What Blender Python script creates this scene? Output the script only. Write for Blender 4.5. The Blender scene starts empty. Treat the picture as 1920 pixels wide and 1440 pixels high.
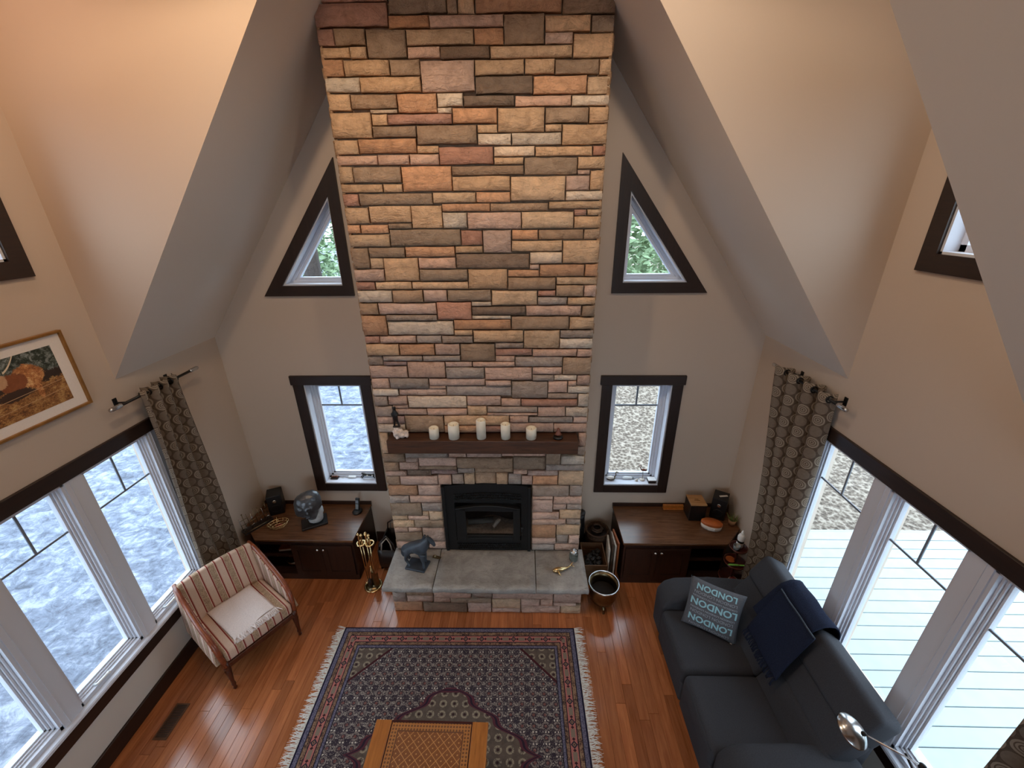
import bpy, bmesh, math, random
from mathutils import Vector, Matrix
random.seed(7)
PI = math.pi
sc = bpy.context.scene
COL = sc.collection
# ------------------------------------------------------------------ camera
camd = bpy.data.cameras.new('camera'); cam = bpy.data.objects.new('camera', camd); COL.objects.link(cam)
camd.sensor_width = 36.0; camd.lens = 779.96 / 1920 * 36.0; camd.clip_start = 0.05; camd.clip_end = 300
_F = Vector((-0.02554995, 0.91882602, -0.39383493)); _R = Vector((0.99967349, 0.02334612, -0.01038653)); _U = Vector((0.000348891, 0.39397171, 0.9191225))
cam.matrix_world = Matrix(((_R.x, _U.x, -_F.x, 0.36), (_R.y, _U.y, -_F.y, 0.0), (_R.z, _U.z, -_F.z, 3.7507), (0, 0, 0, 1)))
sc.camera = cam
# ------------------------------------------------------------------ world, exposure
SKY = 2.7
w = bpy.data.worlds.new('overcast_sky'); sc.world = w; w.use_nodes = True
bg = w.node_tree.nodes['Background']; bg.inputs[0].default_value = (0.76, 0.88, 1.0, 1); bg.inputs[1].default_value = SKY
sc.view_settings.view_transform = 'Standard'; sc.view_settings.look = 'None'
sc.view_settings.exposure = 1.2; sc.view_settings.gamma = 1.0; sc.view_settings.use_curve_mapping = False
sc.cycles.max_bounces = 8; sc.cycles.diffuse_bounces = 5; sc.cycles.glossy_bounces = 3; sc.cycles.transparent_max_bounces = 12
sc.cycles.sample_clamp_indirect = 6.0; sc.cycles.caustics_reflective = False; sc.cycles.caustics_refractive = False
sc.cycles.use_denoising = True


# ------------------------------------------------------------------ node helpers
def S(c):  # sRGB 0-255 -> linear rgba
    return tuple(((v/255)/12.92 if v/255 <= .04045 else ((v/255+.055)/1.055)**2.4) for v in c) + (1,)

class X:
    """socket expression"""
    def __init__(s, g, k): s.g = g; s.k = k
    def _m(s, op, *o):
        n = s.g.nodes.new('ShaderNodeMath'); n.operation = op
        for i, q in enumerate((s,) + o):
            if isinstance(q, X): s.g.links.new(q.k, n.inputs[i])
            else: n.inputs[i].default_value = q
        return X(s.g, n.outputs[0])
    def __add__(s, o): return s._m('ADD', o)
    def __sub__(s, o): return s._m('SUBTRACT', o)
    def __mul__(s, o): return s._m('MULTIPLY', o)
    def __truediv__(s, o): return s._m('DIVIDE', o)
    def __rsub__(s, o): return (s * -1.0) + o
    __radd__ = __add__; __rmul__ = __mul__
    def lt(s, o): return s._m('LESS_THAN', o)
    def gt(s, o): return s._m('GREATER_THAN', o)
    def abs(s): return s._m('ABSOLUTE')
    def fract(s): return s._m('FRACT')
    def floor(s): return s._m('FLOOR')
    def sin(s): return s._m('SINE')
    def min(s, o): return s._m('MINIMUM', o)
    def max(s, o): return s._m('MAXIMUM', o)
    def pow(s, o): return s._m('POWER', o)
    def mod(s, o): return s._m('FLOORED_MODULO', o)
    def band(s, a, b): return s.gt(a) * s.lt(b)
    def clamp(s):
        r = s._m('ADD', 0.0); r.k.node.use_clamp = True; return r
def hyp(a, b): return (a*a + b*b).pow(.5)

class MB:
    def __init__(s, name, rough=.6, metal=0.0, spec=.5):
        s.m = bpy.data.materials.new(name); s.m.use_nodes = True; s.g = s.m.node_tree
        s.b = s.g.nodes['Principled BSDF']; s.b.inputs['Roughness'].default_value = rough
        s.b.inputs['Metallic'].default_value = metal; s.b.inputs['Specular IOR Level'].default_value = spec
    def co(s, kind='Object', scale=(1, 1, 1), rand=False):
        if kind == 'Position':
            v = s.g.nodes.new('ShaderNodeNewGeometry').outputs['Position']
        else:
            v = s.g.nodes.new('ShaderNodeTexCoord').outputs[kind]
        if rand:
            oi = s.g.nodes.new('ShaderNodeObjectInfo'); a = s.g.nodes.new('ShaderNodeVectorMath'); a.operation = 'ADD'
            mm = s.g.nodes.new('ShaderNodeMath'); mm.operation = 'MULTIPLY'; mm.inputs[1].default_value = 37.0
            s.g.links.new(oi.outputs['Random'], mm.inputs[0]); s.g.links.new(v, a.inputs[0]); s.g.links.new(mm.outputs[0], a.inputs[1]); v = a.outputs[0]
        if scale != (1, 1, 1):
            m = s.g.nodes.new('ShaderNodeVectorMath'); m.operation = 'MULTIPLY'; m.inputs[1].default_value = scale
            s.g.links.new(v, m.inputs[0]); v = m.outputs[0]
        return v
    def xyz(s, v):
        n = s.g.nodes.new('ShaderNodeSeparateXYZ'); s.g.links.new(v, n.inputs[0]); return [X(s.g, o) for o in n.outputs]
    def noise(s, v, scale=5, detail=3, rough=.5, dist=0, col=False):
        n = s.g.nodes.new('ShaderNodeTexNoise'); n.inputs['Scale'].default_value = scale; n.inputs['Detail'].default_value = detail
        n.inputs['Roughness'].default_value = rough; n.inputs['Distortion'].default_value = dist
        if v is not None: s.g.links.new(v, n.inputs['Vector'])
        return X(s.g, n.outputs[1 if col else 0])
    def vor(s, v, scale=5, feature='F1', out=0):
        n = s.g.nodes.new('ShaderNodeTexVoronoi'); n.feature = feature; n.inputs['Scale'].default_value = scale
        s.g.links.new(v, n.inputs['Vector']); return X(s.g, n.outputs[out])
    def ramp(s, x, stops):
        n = s.g.nodes.new('ShaderNodeValToRGB'); e = n.color_ramp.elements
        while len(e) < len(stops): e.new(.5)
        for q, (p, c) in zip(e, stops): q.position = p; q.color = c
        s.g.links.new(x.k, n.inputs[0]); return X(s.g, n.outputs[0])
    def mix(s, f, a, b, mode='MIX'):
        n = s.g.nodes.new('ShaderNodeMix'); n.data_type = 'RGBA'; n.blend_type = mode
        for q, i in ((f, 0), (a, 6), (b, 7)):
            if isinstance(q, X): s.g.links.new(q.k, n.inputs[i])
            else: n.inputs[i].default_value = q
        return X(s.g, n.outputs[2])
    def col(s, c):
        if isinstance(c, X): s.g.links.new(c.k, s.b.inputs['Base Color'])
        else: s.b.inputs['Base Color'].default_value = c
        return s
    def objcol(s): return X(s.g, s.g.nodes.new('ShaderNodeObjectInfo').outputs['Color'])
    def rnd(s): return X(s.g, s.g.nodes.new('ShaderNodeObjectInfo').outputs['Random'])
    def rough(s, x): s.g.links.new(x.k, s.b.inputs['Roughness']); return s
    def bump(s, x, strength=.3, dist=.01):
        n = s.g.nodes.new('ShaderNodeBump'); n.inputs['Strength'].default_value = strength; n.inputs['Distance'].default_value = dist
        s.g.links.new(x.k, n.inputs['Height']); s.g.links.new(n.outputs[0], s.b.inputs['Normal']); return s

M = {}
def plain(name, c, rough=.6, metal=0.0, nscale=40, var=.12, bump=.1, spec=.5):
    m = MB(name, rough, metal, spec); v = m.co('Object', rand=True); n = m.noise(v, nscale, 3)
    a = tuple(q*(1-var) for q in c[:3]) + (1,); b = tuple(min(1, q*(1+var)) for q in c[:3]) + (1,)
    m.col(m.ramp(n, [(.3, a), (.7, b)]))
    if bump: m.bump(n, bump, .004)
    M[name] = m.m; return m.m
def wood(name, c0, c1, rough=.45, axis='x', scale=1.0, bump=.12, pos=False):
    m = MB(name, rough); st = {'x': (1.2, 14, 14), 'y': (14, 1.2, 14), 'z': (14, 14, 1.2)}[axis]
    v = m.co('Position' if pos else 'Object', tuple(q*scale for q in st), rand=True)
    n = m.noise(v, 3, 6, .6, .6); n2 = m.noise(v, 14, 2)
    m.col(m.ramp(n*.75 + n2*.25, [(.3, c0), (.7, c1)])); m.bump(n, bump, .004); M[name] = m.m; return m.m

# walls, ceiling
def paint(name, c):
    m = MB(name, .75, spec=.3); v = m.co('Position'); n = m.noise(v, 90, 2)
    m.col(c); m.bump(n, .05, .003); M[name] = m.m
paint('wall_paint', S((194, 178, 163))); paint('ceiling_paint', S((222, 215, 207))); paint('white_paint', S((206, 210, 220))); paint('lower_wall', S((205, 200, 192)))
wood('dark_wood', S((28, 18, 14)), S((48, 31, 24)), .42, 'x'); wood('dark_wood_y', S((28, 18, 14)), S((48, 31, 24)), .42, 'y'); wood('dark_wood_z', S((28, 18, 14)), S((48, 31, 24)), .42, 'z')
wood('mantel_wood', S((44, 27, 18)), S((92, 58, 38)), .45, 'x')
wood('cabinet_top', S((70, 44, 28)), S((120, 82, 56)), .24, 'x'); wood('cabinet_wood', S((32, 18, 13)), S((54, 31, 22)), .4, 'z')
wood('chair_wood', S((92, 42, 24)), S((150, 78, 46)), .3, 'y'); wood('chair_leg_wood', S((52, 24, 15)), S((88, 42, 26)), .3, 'z')
wood('table_wood', S((150, 88, 36)), S((196, 126, 58)), .35, 'y'); wood('light_wood', S((150, 108, 66)), S((188, 146, 98)), .5, 'x')
wood('crate_wood', S((84, 58, 38)), S((120, 88, 60)), .7, 'x')
# floor planks
m = MB('floor_oak', .22); v = m.co('Position', (16, 1.4, 16), rand=True); n = m.noise(v, 2.2, 5, .6, .5)
c = m.ramp(n, [(.25, S((150, 88, 52))), (.75, S((194, 124, 80)))]); r = m.rnd()
c = m.mix(1.0, c, m.ramp(r, [(0, (.74, .72, .70, 1)), (.5, (.95, .95, .95, 1)), (1, (1.15, 1.1, 1.05, 1))]), 'MULTIPLY')
m.col(c); m.rough(m.noise(m.co('Position'), 6, 3)*.14 + .09); m.bump(n, .04, .002); M['floor_oak'] = m.m
# stone
m = MB('stone', .85, spec=.25); v = m.co('Object', rand=True); n1 = m.noise(v, 11, 6, .68, .9); n2 = m.noise(v, 42, 4, .65, .4); n3 = m.noise(m.co('Object', (5, 5, 16), rand=True), 2.4, 4, .6, 1.2)
oc = m.objcol(); c = m.mix(1.0, oc, m.ramp(n1, [(.3, (.72, .70, .68, 1)), (.52, (1, 1, 1, 1)), (.75, (1.2, 1.18, 1.14, 1))]), 'MULTIPLY')
c = m.mix(m.ramp(n3, [(.52, (0, 0, 0, 1)), (.75, (.45, .45, .45, 1))]), c, S((140, 112, 90)))
m.col(c); m.bump(n1*.7 + n2*.3 + n3*.45, 1.0, .03); M['stone'] = m.m
m = MB('mortar', .95); v = m.co('Position'); m.col(m.ramp(m.noise(v, 30, 3), [(.3, S((132, 108, 88))), (.7, S((166, 140, 116)))])); m.bump(m.noise(v, 60), .3, .01); M['mortar'] = m.m
m = MB('hearth_stone', .55); v = m.co('Object', rand=True); n = m.noise(v, 5, 6, .65, .5); vr = m.noise(m.co('Object', (3, 9, 9), rand=True), 1.5, 4, .7, 1.5)
c = m.ramp(n, [(.25, S((124, 120, 116))), (.5, S((158, 154, 149))), (.75, S((182, 178, 172)))])
c = m.mix((vr-.5).abs().lt(.007)*.55, c, S((92, 82, 74))); m.col(c); m.bump(n, .35, .012); M['hearth_stone'] = m.m
plain('iron', S((20, 20, 21)), .5, .3, 60, .2, .15); plain('black_plastic', S((15, 15, 17)), .45, 0, 60, .15, .05); plain('soot', S((26, 22, 20)), .95, 0, 12, .4, .4)
plain('ash', S((120, 100, 88)), .95, 0, 40, .3, .5); plain('brass', S((228, 200, 148)), .2, 1.0, 30, .1, .05); plain('old_brass', S((128, 114, 88)), .3, 1.0, 14, .3, .2)
plain('chrome', S((200, 200, 200)), .22, 1.0, 30, .05, 0); plain('bronze', S((86, 88, 92)), .32, .5, 9, .3, .25); plain('verdigris', S((58, 66, 76)), .5, .15, 12, .35, .3)
plain('wax', S((236, 230, 212)), .5, 0, 20, .03, .08); plain('quartz', S((222, 208, 198)), .5, 0, 40, .25, 1.0); plain('figurine_black', S((20, 20, 21)), .35, 0, 30, .2, .1)
plain('copper_glaze', S((110, 62, 42)), .35, 0, 20, .3, .1); plain('white_plastic', S((228, 230, 230)), .4, 0, 30, .02, 0); plain('grey_stone', S((160, 164, 166)), .8, 0, 30, .15, .4)
plain('green_leaf', S((104, 120, 62)), .7, 0, 20, .2, .1); plain('terracotta', S((150, 116, 88)), .8, 0, 20, .15, .2); plain('orange_glaze', S((176, 92, 40)), .4, 0, 20, .2, .1)
plain('cherry', S((62, 22, 20)), .3, 0, 20, .25, .05); plain('lime_plastic', S((126, 196, 88)), .4, 0, 20, .05, 0); plain('pewter_cup', S((126, 134, 138)), .4, .2, 20, .1, .05)
plain('sofa_fabric', S((58, 59, 64)), .9, 0, 220, .16, .2, .2); plain('navy_cloth', S((28, 34, 52)), .95, 0, 160, .3, .4, .15); plain('navy_hem', S((70, 78, 88)), .95, 0, 160, .2, .3, .15)
plain('pillow_cloth', S((92, 94, 100)), .95, 0, 150, .15, .3, .2); plain('pillow_print', S((150, 196, 208)), .9, 0, 90, .1, .1, .2); plain('pillow_print_pale', S((150, 156, 166)), .9, 0, 90, .1, .1, .2)
plain('towel', S((222, 211, 207)), .98, 0, 130, .08, .4, .1); plain('fringe', S((226, 224, 218)), .95, 0, 90, .1, .2, .1); plain('leather', S((30, 22, 20)), .4, 0, 40, .3, .2); plain('piping', S((150, 142, 132)), .5, 0, 40, .1, .1)
plain('wicker', S((74, 52, 36)), .8, 0, 60, .4, .6); plain('coal', S((26, 27, 29)), .6, 0, 14, .5, .6); plain('paper', S((190, 182, 170)), .9, 0, 30, .15, .1); plain('bark', S((72, 54, 42)), .95, 0, 18, .35, .7)
plain('gilt_frame', S((146, 104, 52)), .4, .35, 20, .2, .1); plain('mat_board', S((232, 226, 220)), .9, 0, 90, .02, .03); plain('rust_book', S((150, 84, 44)), .7, 0, 20, .2, .1); plain('red_book', S((120, 40, 36)), .7, 0, 20, .2, .1)
plain('vent_metal', S((96, 66, 46)), .4, .6, 20, .2, .05); plain('window_dark', S((118, 126, 138)), .5, 0, 20, .05, 0); plain('trunk', S((72, 62, 56)), .95, 0, 20, .3, .6); plain('needles', S((136, 158, 122)), .9, 0, 3, .4, 0)
plain('deck_paint', S((138, 149, 151)), .6, 0, 8, .05, .05); plain('coat_white', S((214, 208, 200)), .6, 0, 12, .1, .1)
# window glass: clear pane with a faint reflection
m = bpy.data.materials.new('window_glass'); m.use_nodes = True; g = m.node_tree; g.nodes.remove(g.nodes['Principled BSDF'])
tr = g.nodes.new('ShaderNodeBsdfTransparent'); tr.inputs[0].default_value = (.93, .96, .97, 1); gl = g.nodes.new('ShaderNodeBsdfGlossy'); gl.inputs['Roughness'].default_value = .02
lw = g.nodes.new('ShaderNodeLayerWeight'); lw.inputs[0].default_value = .5; mx = g.nodes.new('ShaderNodeMixShader')
fr = (X(g, lw.outputs['Facing']).pow(5.0)*.7 + .025)
g.links.new(fr.k, mx.inputs[0]); g.links.new(tr.outputs[0], mx.inputs[1]); g.links.new(gl.outputs[0], mx.inputs[2]); g.links.new(mx.outputs[0], g.nodes['Material Output'].inputs[0]); M['window_glass'] = m
m = MB('jar_glass', .08); m.b.inputs['Transmission Weight'].default_value = .75; m.col(S((170, 180, 172))); M['jar_glass'] = m.m
# outdoors
m = MB('gravel', .9); v = m.co('Position', (1, 1, 1)); n = m.noise(v, 5.5, 10, .78, .8); n2 = m.noise(m.co('Position', (1.6, 3.2, 1)), 1.6, 6, .7, 1.0)
m.col(m.ramp(n*.6 + n2*.4, [(.38, S((64, 70, 84))), (.5, S((112, 120, 138))), (.60, S((160, 167, 182)))])); m.bump(n, .8, .08); M['gravel'] = m.m
m = MB('leaf_litter', .95); v = m.co('Position'); n = m.vor(v, 16); n2 = m.noise(v, 26, 6, .8); n3 = m.noise(v, .8, 3)
m.col(m.ramp(n*.35 + n2*.75, [(.36, S((58, 48, 40))), (.52, S((106, 92, 80))), (.68, S((172, 160, 146)))])); m.bump(n2, .9, .06); M['leaf_litter'] = m.m

# curtain cloth (uv in metres)
m = MB('curtain_cloth', .92, spec=.15); u, vv, _ = m.xyz(m.co('UV'))
cw, ch = .076, .094
ci = (u/cw).floor(); odd = ci.mod(2.0)
fu = ((u/cw).fract()-.5)*cw; vs = vv/ch + odd*.5; fv = (vs.fract()-.5)*ch; row = vs.floor()
kind = (row + ci.mod(2.0)*0 + ((ci/2).floor())).mod(2.0)
rr = hyp(fu*1.14, fv)/.0445
rings = (rr.band(.30, .42) + rr.band(.60, .72) + rr.lt(.14))*kind.gt(.5)
disc = rr.lt(.97); wv = m.noise(m.co('UV'), 300, 2); blot = m.noise(m.co('UV'), 60, 3)
lightc = m.mix(kind, S((112, 99, 87)), S((146, 134, 119)))
base = m.mix(blot, S((54, 42, 36)), S((78, 62, 52)))
c = m.mix(disc, base, lightc); c = m.mix(rings, c, S((74, 58, 48)))
c = m.mix(.25, c, m.mix(blot, S((76, 64, 55)), S((156, 144, 128))))
m.col(c); m.bump(wv + disc*.6, .25, .004)
m.b.inputs['Transmission Weight'].default_value = 0.0; M['curtain_cloth'] = m.m

# rug
RUGX, RUGY = 1.105, 1.02
m = MB('rug_wool', .97, spec=.1); x, y, z = m.xyz(m.co('Object')); ax, ay = x.abs(), y.abs()
d = (RUGX - ax).min(RUGY - ay); nz = m.noise(m.co('Object'), 60, 3); nb = m.noise(m.co('Object'), 26, 3, .7); nf = m.noise(m.co('Object'), 130, 2)
side = (RUGX - ax).lt(RUGY - ay)
al = side*y + (1.0-side)*x; ac = d
mott = m.ramp(nb*.5 + nf*.5, [(.38, S((46, 40, 44))), (.5, S((122, 94, 78))), (.6, S((156, 132, 106))), (.7, S((74, 60, 60)))])
blue = m.ramp(nf, [(.35, S((70, 70, 92))), (.65, S((120, 116, 136)))])
per = .15; pf = ((al/per).fract()-.5)*per; pc = (ac-.115); dm = pf.abs()+pc.abs()
alt = (al/per).floor().mod(2.0)
pink = m.mix(nf, S((150, 92, 88)), S((192, 124, 116)))
pink = m.mix((pf.abs()-.062).abs().lt(.016)*pc.abs().lt(.016), pink, S((128, 116, 104)))
pink = m.mix(((pf.abs()-.036).abs()+pc.abs()*.8).lt(.011), pink, S((58, 40, 46)))
pink = m.mix(dm.lt(.027), pink, S((48, 46, 58))); pink = m.mix(dm.lt(.015), pink, S((136, 108, 92))); pink = m.mix(dm.lt(.006), pink, S((50, 44, 52)))
# field
fx = ((x/.092).fract()-.5)*.092; fy = ((y/.078).fract()-.5)*.078; fr_ = hyp(fx, fy*1.1)
field = m.mix(nb, S((38, 36, 48)), S((74, 64, 72)))
flk = (nf*.7 + nz*.3)
dash = ((fy.abs()-.037).abs().lt(.0035))*fx.abs().lt(.026)*((x*260.0).sin().gt(-.1))*flk.gt(.44)
field = m.mix((fr_-.027).abs().lt(.007)*flk.gt(.46), field, S((126, 118, 114))); field = m.mix(fr_.lt(.012), field, S((112, 74, 72)))
field = m.mix(dash, field, S((206, 200, 188)))
ex = ((fx.abs()-.040).abs().lt(.004))*(fy.abs().lt(.015))*flk.gt(.48); field = m.mix(ex, field, S((166, 160, 150)))
field = m.mix(nf.gt(.60)*.45, field, S((176, 168, 160)))
beige = m.mix(nb, S((62, 56, 58)), S((118, 106, 94))); beige = m.mix((fr_-.024).abs().lt(.007)*flk.gt(.45), beige, S((150, 140, 122))); beige = m.mix(fr_.lt(.01), beige, S((60, 44, 46)))
# corner spandrels and stepped medallion
cs = (RUGX - .21 - ax) + (RUGY - .21 - ay)*1.05
field = m.mix(cs.lt(.30), field, beige); field = m.mix((cs-.30).abs().lt(.014), field, S((70, 36, 42)))
sx = ax + ((ay*42.0).sin())*.03; med = sx*.70 + ay; md = med.max(ay + .045)
field = m.mix(md.lt(.50), field, beige); field = m.mix((md-.50).abs().lt(.020), field, S((88, 50, 60))); field = m.mix((md-.50).abs().lt(.006), field, S((48, 38, 52)))
c = field
c = m.mix(d.lt(.205), c, blue); c = m.mix(d.lt(.178), c, mott); c = m.mix(d.lt(.147), c, pink); c = m.mix(d.lt(.085), c, mott); c = m.mix(d.lt(.048), c, blue); c = m.mix(d.lt(.014), c, S((34, 30, 50)))
for q in (.205, .178, .147, .085, .048): c = m.mix((d-q).abs().lt(.0035), c, S((36, 32, 44)))
m.col(c); m.bump(nf, .4, .004); M['rug_wool'] = m.m

# carved table panel
m = MB('carved_panel', .4); x, y, z = m.xyz(m.co('Object')); q = .068
a = ((x + y)/q).fract()-.5; b = ((x - y)/q).fract()-.5
lat = a.abs().gt(.455).max(b.abs().gt(.455)); dist = hyp(a, b)
pet = ((a*25.0).sin()*(b*25.0).sin()).abs(); n = m.noise(m.co('Object'), 60, 3)
dx, dy = .275 - x.abs(), .553 - y.abs(); bd = dx.min(dy)
c = m.mix(pet*.7 + n*.3, S((98, 48, 16)), S((182, 112, 46))); c = m.mix(lat, c, S((206, 146, 80))); c = m.mix(dist.lt(.10), c, S((206, 150, 86)))
bead = ((x*150.0).sin()*(y*150.0).sin()).abs()
c = m.mix(bd.lt(.05), c, m.mix(bead.gt(.55)*.8, S((190, 124, 56)), S((92, 50, 20)))); c = m.mix((bd-.05).abs().lt(.004), c, S((112, 64, 26)))
m.col(c); m.bump(pet*.4 + lat, .6, .008); M['carved_panel'] = m.m

# striped upholstery
def stripes(name, ax):
    m = MB(name, .85, spec=.2); v = m.co('Object'); t = m.xyz(v)[ax]; n = m.noise(v, 90, 3, .7); p = .062
    f = ((t + .01)/p).fract(); i = ((t + .01)/p).floor().mod(2.0)
    c = m.mix(m.noise(v, 200, 2), S((188, 160, 142)), S((216, 192, 174)))
    fl = m.ramp(n, [(.44, S((186, 162, 134))), (.5, S((118, 92, 76))), (.58, S((190, 166, 140)))])
    c = m.mix(i*f.band(.22, .9), c, fl); c = m.mix(f.lt(.14), c, S((126, 44, 36))); c = m.mix(f.band(.17, .195), c, S((132, 62, 50)))
    m.col(c); m.bump(n, .12, .003); M[name] = m.m
stripes('stripe_x', 0); stripes('stripe_y', 1)

# framed print of a long-horned cow in a meadow (local x right, z up, metres from centre)
m = MB('cow_print', .5); v = m.co('Object'); x, y, z = m.xyz(v); n = m.noise(v, 34, 8, .8, .6); n2 = m.noise(m.co('Object', (1, 1, 2.2)), 60, 6, .8, 1.2)
def ell(cx, cz, rx, rz): return hyp((x - cx)/rx, (z - cz)/rz) + (n - .5)*1.1 + (n2 - .5)*.6
bgc = m.ramp(n, [(.40, S((22, 30, 26))), (.5, S((56, 66, 54))), (.60, S((140, 148, 146)))])
n3 = m.noise(v, 16, 4, .7); gr = m.ramp(n2*.6 + n3*.4, [(.40, S((70, 44, 26))), (.5, S((150, 100, 52))), (.60, S((206, 170, 108)))])
c = m.mix((z + (n - .5)*.08 + x*.02).lt(.02), bgc, gr)
c = m.mix((z + (n - .5)*.1).band(-.01, .045), c, S((52, 38, 30)))
body = m.ramp(n2*.6 + n3*.4, [(.40, S((110, 60, 30))), (.5, S((190, 124, 70))), (.60, S((234, 196, 140)))])
c = m.mix(ell(.10, .045, .085, .075).lt(1), c, body); c = m.mix(ell(.02, .03, .07, .06).lt(1), c, m.mix(n, S((84, 44, 26)), S((168, 100, 56))))
c = m.mix(ell(-.055, .065, .05, .045).lt(1), c, m.mix(n, S((150, 96, 60)), S((226, 190, 150)))); c = m.mix(ell(.13, -.05, .018, .06).lt(1), c, body); c = m.mix(ell(.0, -.04, .1, .03).lt(1), c, S((60, 40, 28)))
hz = z - .10 - (x + .04)*(x + .04)*7.0
c = m.mix(hz.abs().lt(.006)*(x + .04).abs().band(.03, .125), c, S((222, 206, 180)))
c = m.mix((z + .055 - x*.06).abs().lt(.0016) + (z + .115 - x*.06).abs().lt(.0016), c, S((196, 160, 120)))
m.col(c); M['cow_print'] = m.m

# ================================================================== geometry helpers
def link(o, parent=None):
    COL.objects.link(o)
    if parent is not None: o.parent = parent
    return o
def tag(o, label=None, cat=None, group=None, kind=None):
    if label: o['label'] = label
    if cat: o['category'] = cat
    if group: o['group'] = group
    if kind: o['kind'] = kind
    return o
def thing(name, label, cat, loc=(0, 0, 0), rz=0.0, group=None, kind=None):
    o = bpy.data.objects.new(name, None); o.empty_display_size = .1; link(o); o.location = loc; o.rotation_euler = (0, 0, rz)
    return tag(o, label, cat, group, kind)
def obj(name, bm, mat, parent=None, smooth=False, label=None, kind=None, loc=None, rot=None, recalc=True):
    if recalc: bmesh.ops.recalc_face_normals(bm, faces=bm.faces[:])
    me = bpy.data.meshes.new(name); bm.to_mesh(me); bm.free()
    me.materials.append(M[mat] if isinstance(mat, str) else mat)
    if smooth:
        for p in me.polygons: p.use_smooth = True
    o = link(bpy.data.objects.new(name, me), parent)
    if label: o['label'] = label
    if kind: o['kind'] = kind
    if loc: o.location = loc
    if rot: o.rotation_euler = rot
    return o
def B(): return bmesh.new()
def box(bm, x0, x1, y0, y1, z0, z1, mt=None, bev=0.0, seg=1):
    vs = [bm.verts.new((x, y, z)) for x in (x0, x1) for y in (y0, y1) for z in (z0, z1)]
    fs = [bm.faces.new([vs[i] for i in f]) for f in ((0, 1, 3, 2), (4, 6, 7, 5), (0, 4, 5, 1), (2, 3, 7, 6), (0, 2, 6, 4), (1, 5, 7, 3))]
    if mt is not None: bmesh.ops.transform(bm, matrix=mt, verts=vs)
    if bev:
        es = {e for f in fs for e in f.edges}
        bmesh.ops.recalc_face_normals(bm, faces=fs)
        bmesh.ops.bevel(bm, geom=list(es), offset=bev, segments=seg, affect='EDGES', profile=.5)
    return bm
def bx(*a, **k): return box(B(), *a, **k)
def prism(bm, poly, axis, d0, d1, bev=0.0, seg=1):
    """poly of 2-d points; axis = extrusion axis. coordinates are the other two axes in xyz order"""
    def P(p, d):
        q = list(p); q.insert('xyz'.index(axis), d); return q
    a = [bm.verts.new(P(p, d0)) for p in poly]; b = [bm.verts.new(P(p, d1)) for p in poly]; n = len(poly)
    fs = [bm.faces.new(a), bm.faces.new(b[::-1])] + [bm.faces.new((a[i], a[(i+1) % n], b[(i+1) % n], b[i])) for i in range(n)]
    if bev:
        bmesh.ops.recalc_face_normals(bm, faces=fs)
        bmesh.ops.bevel(bm, geom=list({e for f in fs for e in f.edges}), offset=bev, segments=seg, affect='EDGES', profile=.5)
    return bm
def lathe(bm, prof, n=20, c=(0, 0, 0), sx=1.0, sy=1.0, mt=None):
    rings = []
    vs = []
    for r, z in prof:
        if r < 1e-5: ring = [bm.verts.new((c[0], c[1], c[2] + z))]
        else: ring = [bm.verts.new((c[0] + r*sx*math.cos(2*PI*i/n), c[1] + r*sy*math.sin(2*PI*i/n), c[2] + z)) for i in range(n)]
        rings.append(ring); vs += ring
    for p, q in zip(rings, rings[1:]):
        for i in range(n):
            j = (i+1) % n
            if len(p) == 1 and len(q) == 1: break
            if len(p) == 1: bm.faces.new((p[0], q[i], q[j]))
            elif len(q) == 1: bm.faces.new((p[i], p[j], q[0]))
            else: bm.faces.new((p[i], p[j], q[j], q[i]))
    if mt is not None: bmesh.ops.transform(bm, matrix=mt, verts=vs)
    return bm
def tube(bm, pts, r, n=8, cap=True):
    pts = [Vector(p) for p in pts]; rs = r if isinstance(r, (list, tuple)) else [r]*len(pts); prev = None; up = Vector((0, 0, 1))
    for i, p in enumerate(pts):
        t = (pts[min(i+1, len(pts)-1)] - pts[max(i-1, 0)]).normalized()
        a = t.cross(up)
        if a.length < .05: a = t.cross(Vector((0, 1, 0)))
        a.normalize()
        if i and a.dot(pa) < 0: a = -a
        pa = a
        b = t.cross(a)
        ring = [bm.verts.new(p + a*rs[i]*math.cos(2*PI*k/n) + b*rs[i]*math.sin(2*PI*k/n)) for k in range(n)]
        if prev:
            for k in range(n): bm.faces.new((prev[k], prev[(k+1) % n], ring[(k+1) % n], ring[k]))
        elif cap: bm.faces.new(ring[::-1])
        prev = ring
    if cap: bm.faces.new(prev)
    return bm
def torus(bm, c, R, r, n=20, k=8, mt=None):
    vs = [[Vector((c[0] + (R + r*math.cos(2*PI*j/k))*math.cos(2*PI*i/n), c[1] + (R + r*math.cos(2*PI*j/k))*math.sin(2*PI*i/n), c[2] + r*math.sin(2*PI*j/k))) for j in range(k)] for i in range(n)]
    V = [[bm.verts.new(mt @ p if mt is not None else p) for p in row] for row in vs]
    for i in range(n):
        for j in range(k): bm.faces.new((V[i][j], V[(i+1) % n][j], V[(i+1) % n][(j+1) % k], V[i][(j+1) % k]))
    return bm
def ball(bm, c, r, seg=12, sq=(1, 1, 1)):
    bmesh.ops.create_uvsphere(bm, u_segments=seg, v_segments=max(6, seg*2//3), radius=1.0, matrix=Matrix.Translation(c) @ Matrix.Diagonal((r*sq[0], r*sq[1], r*sq[2], 1)))
    return bm
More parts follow.
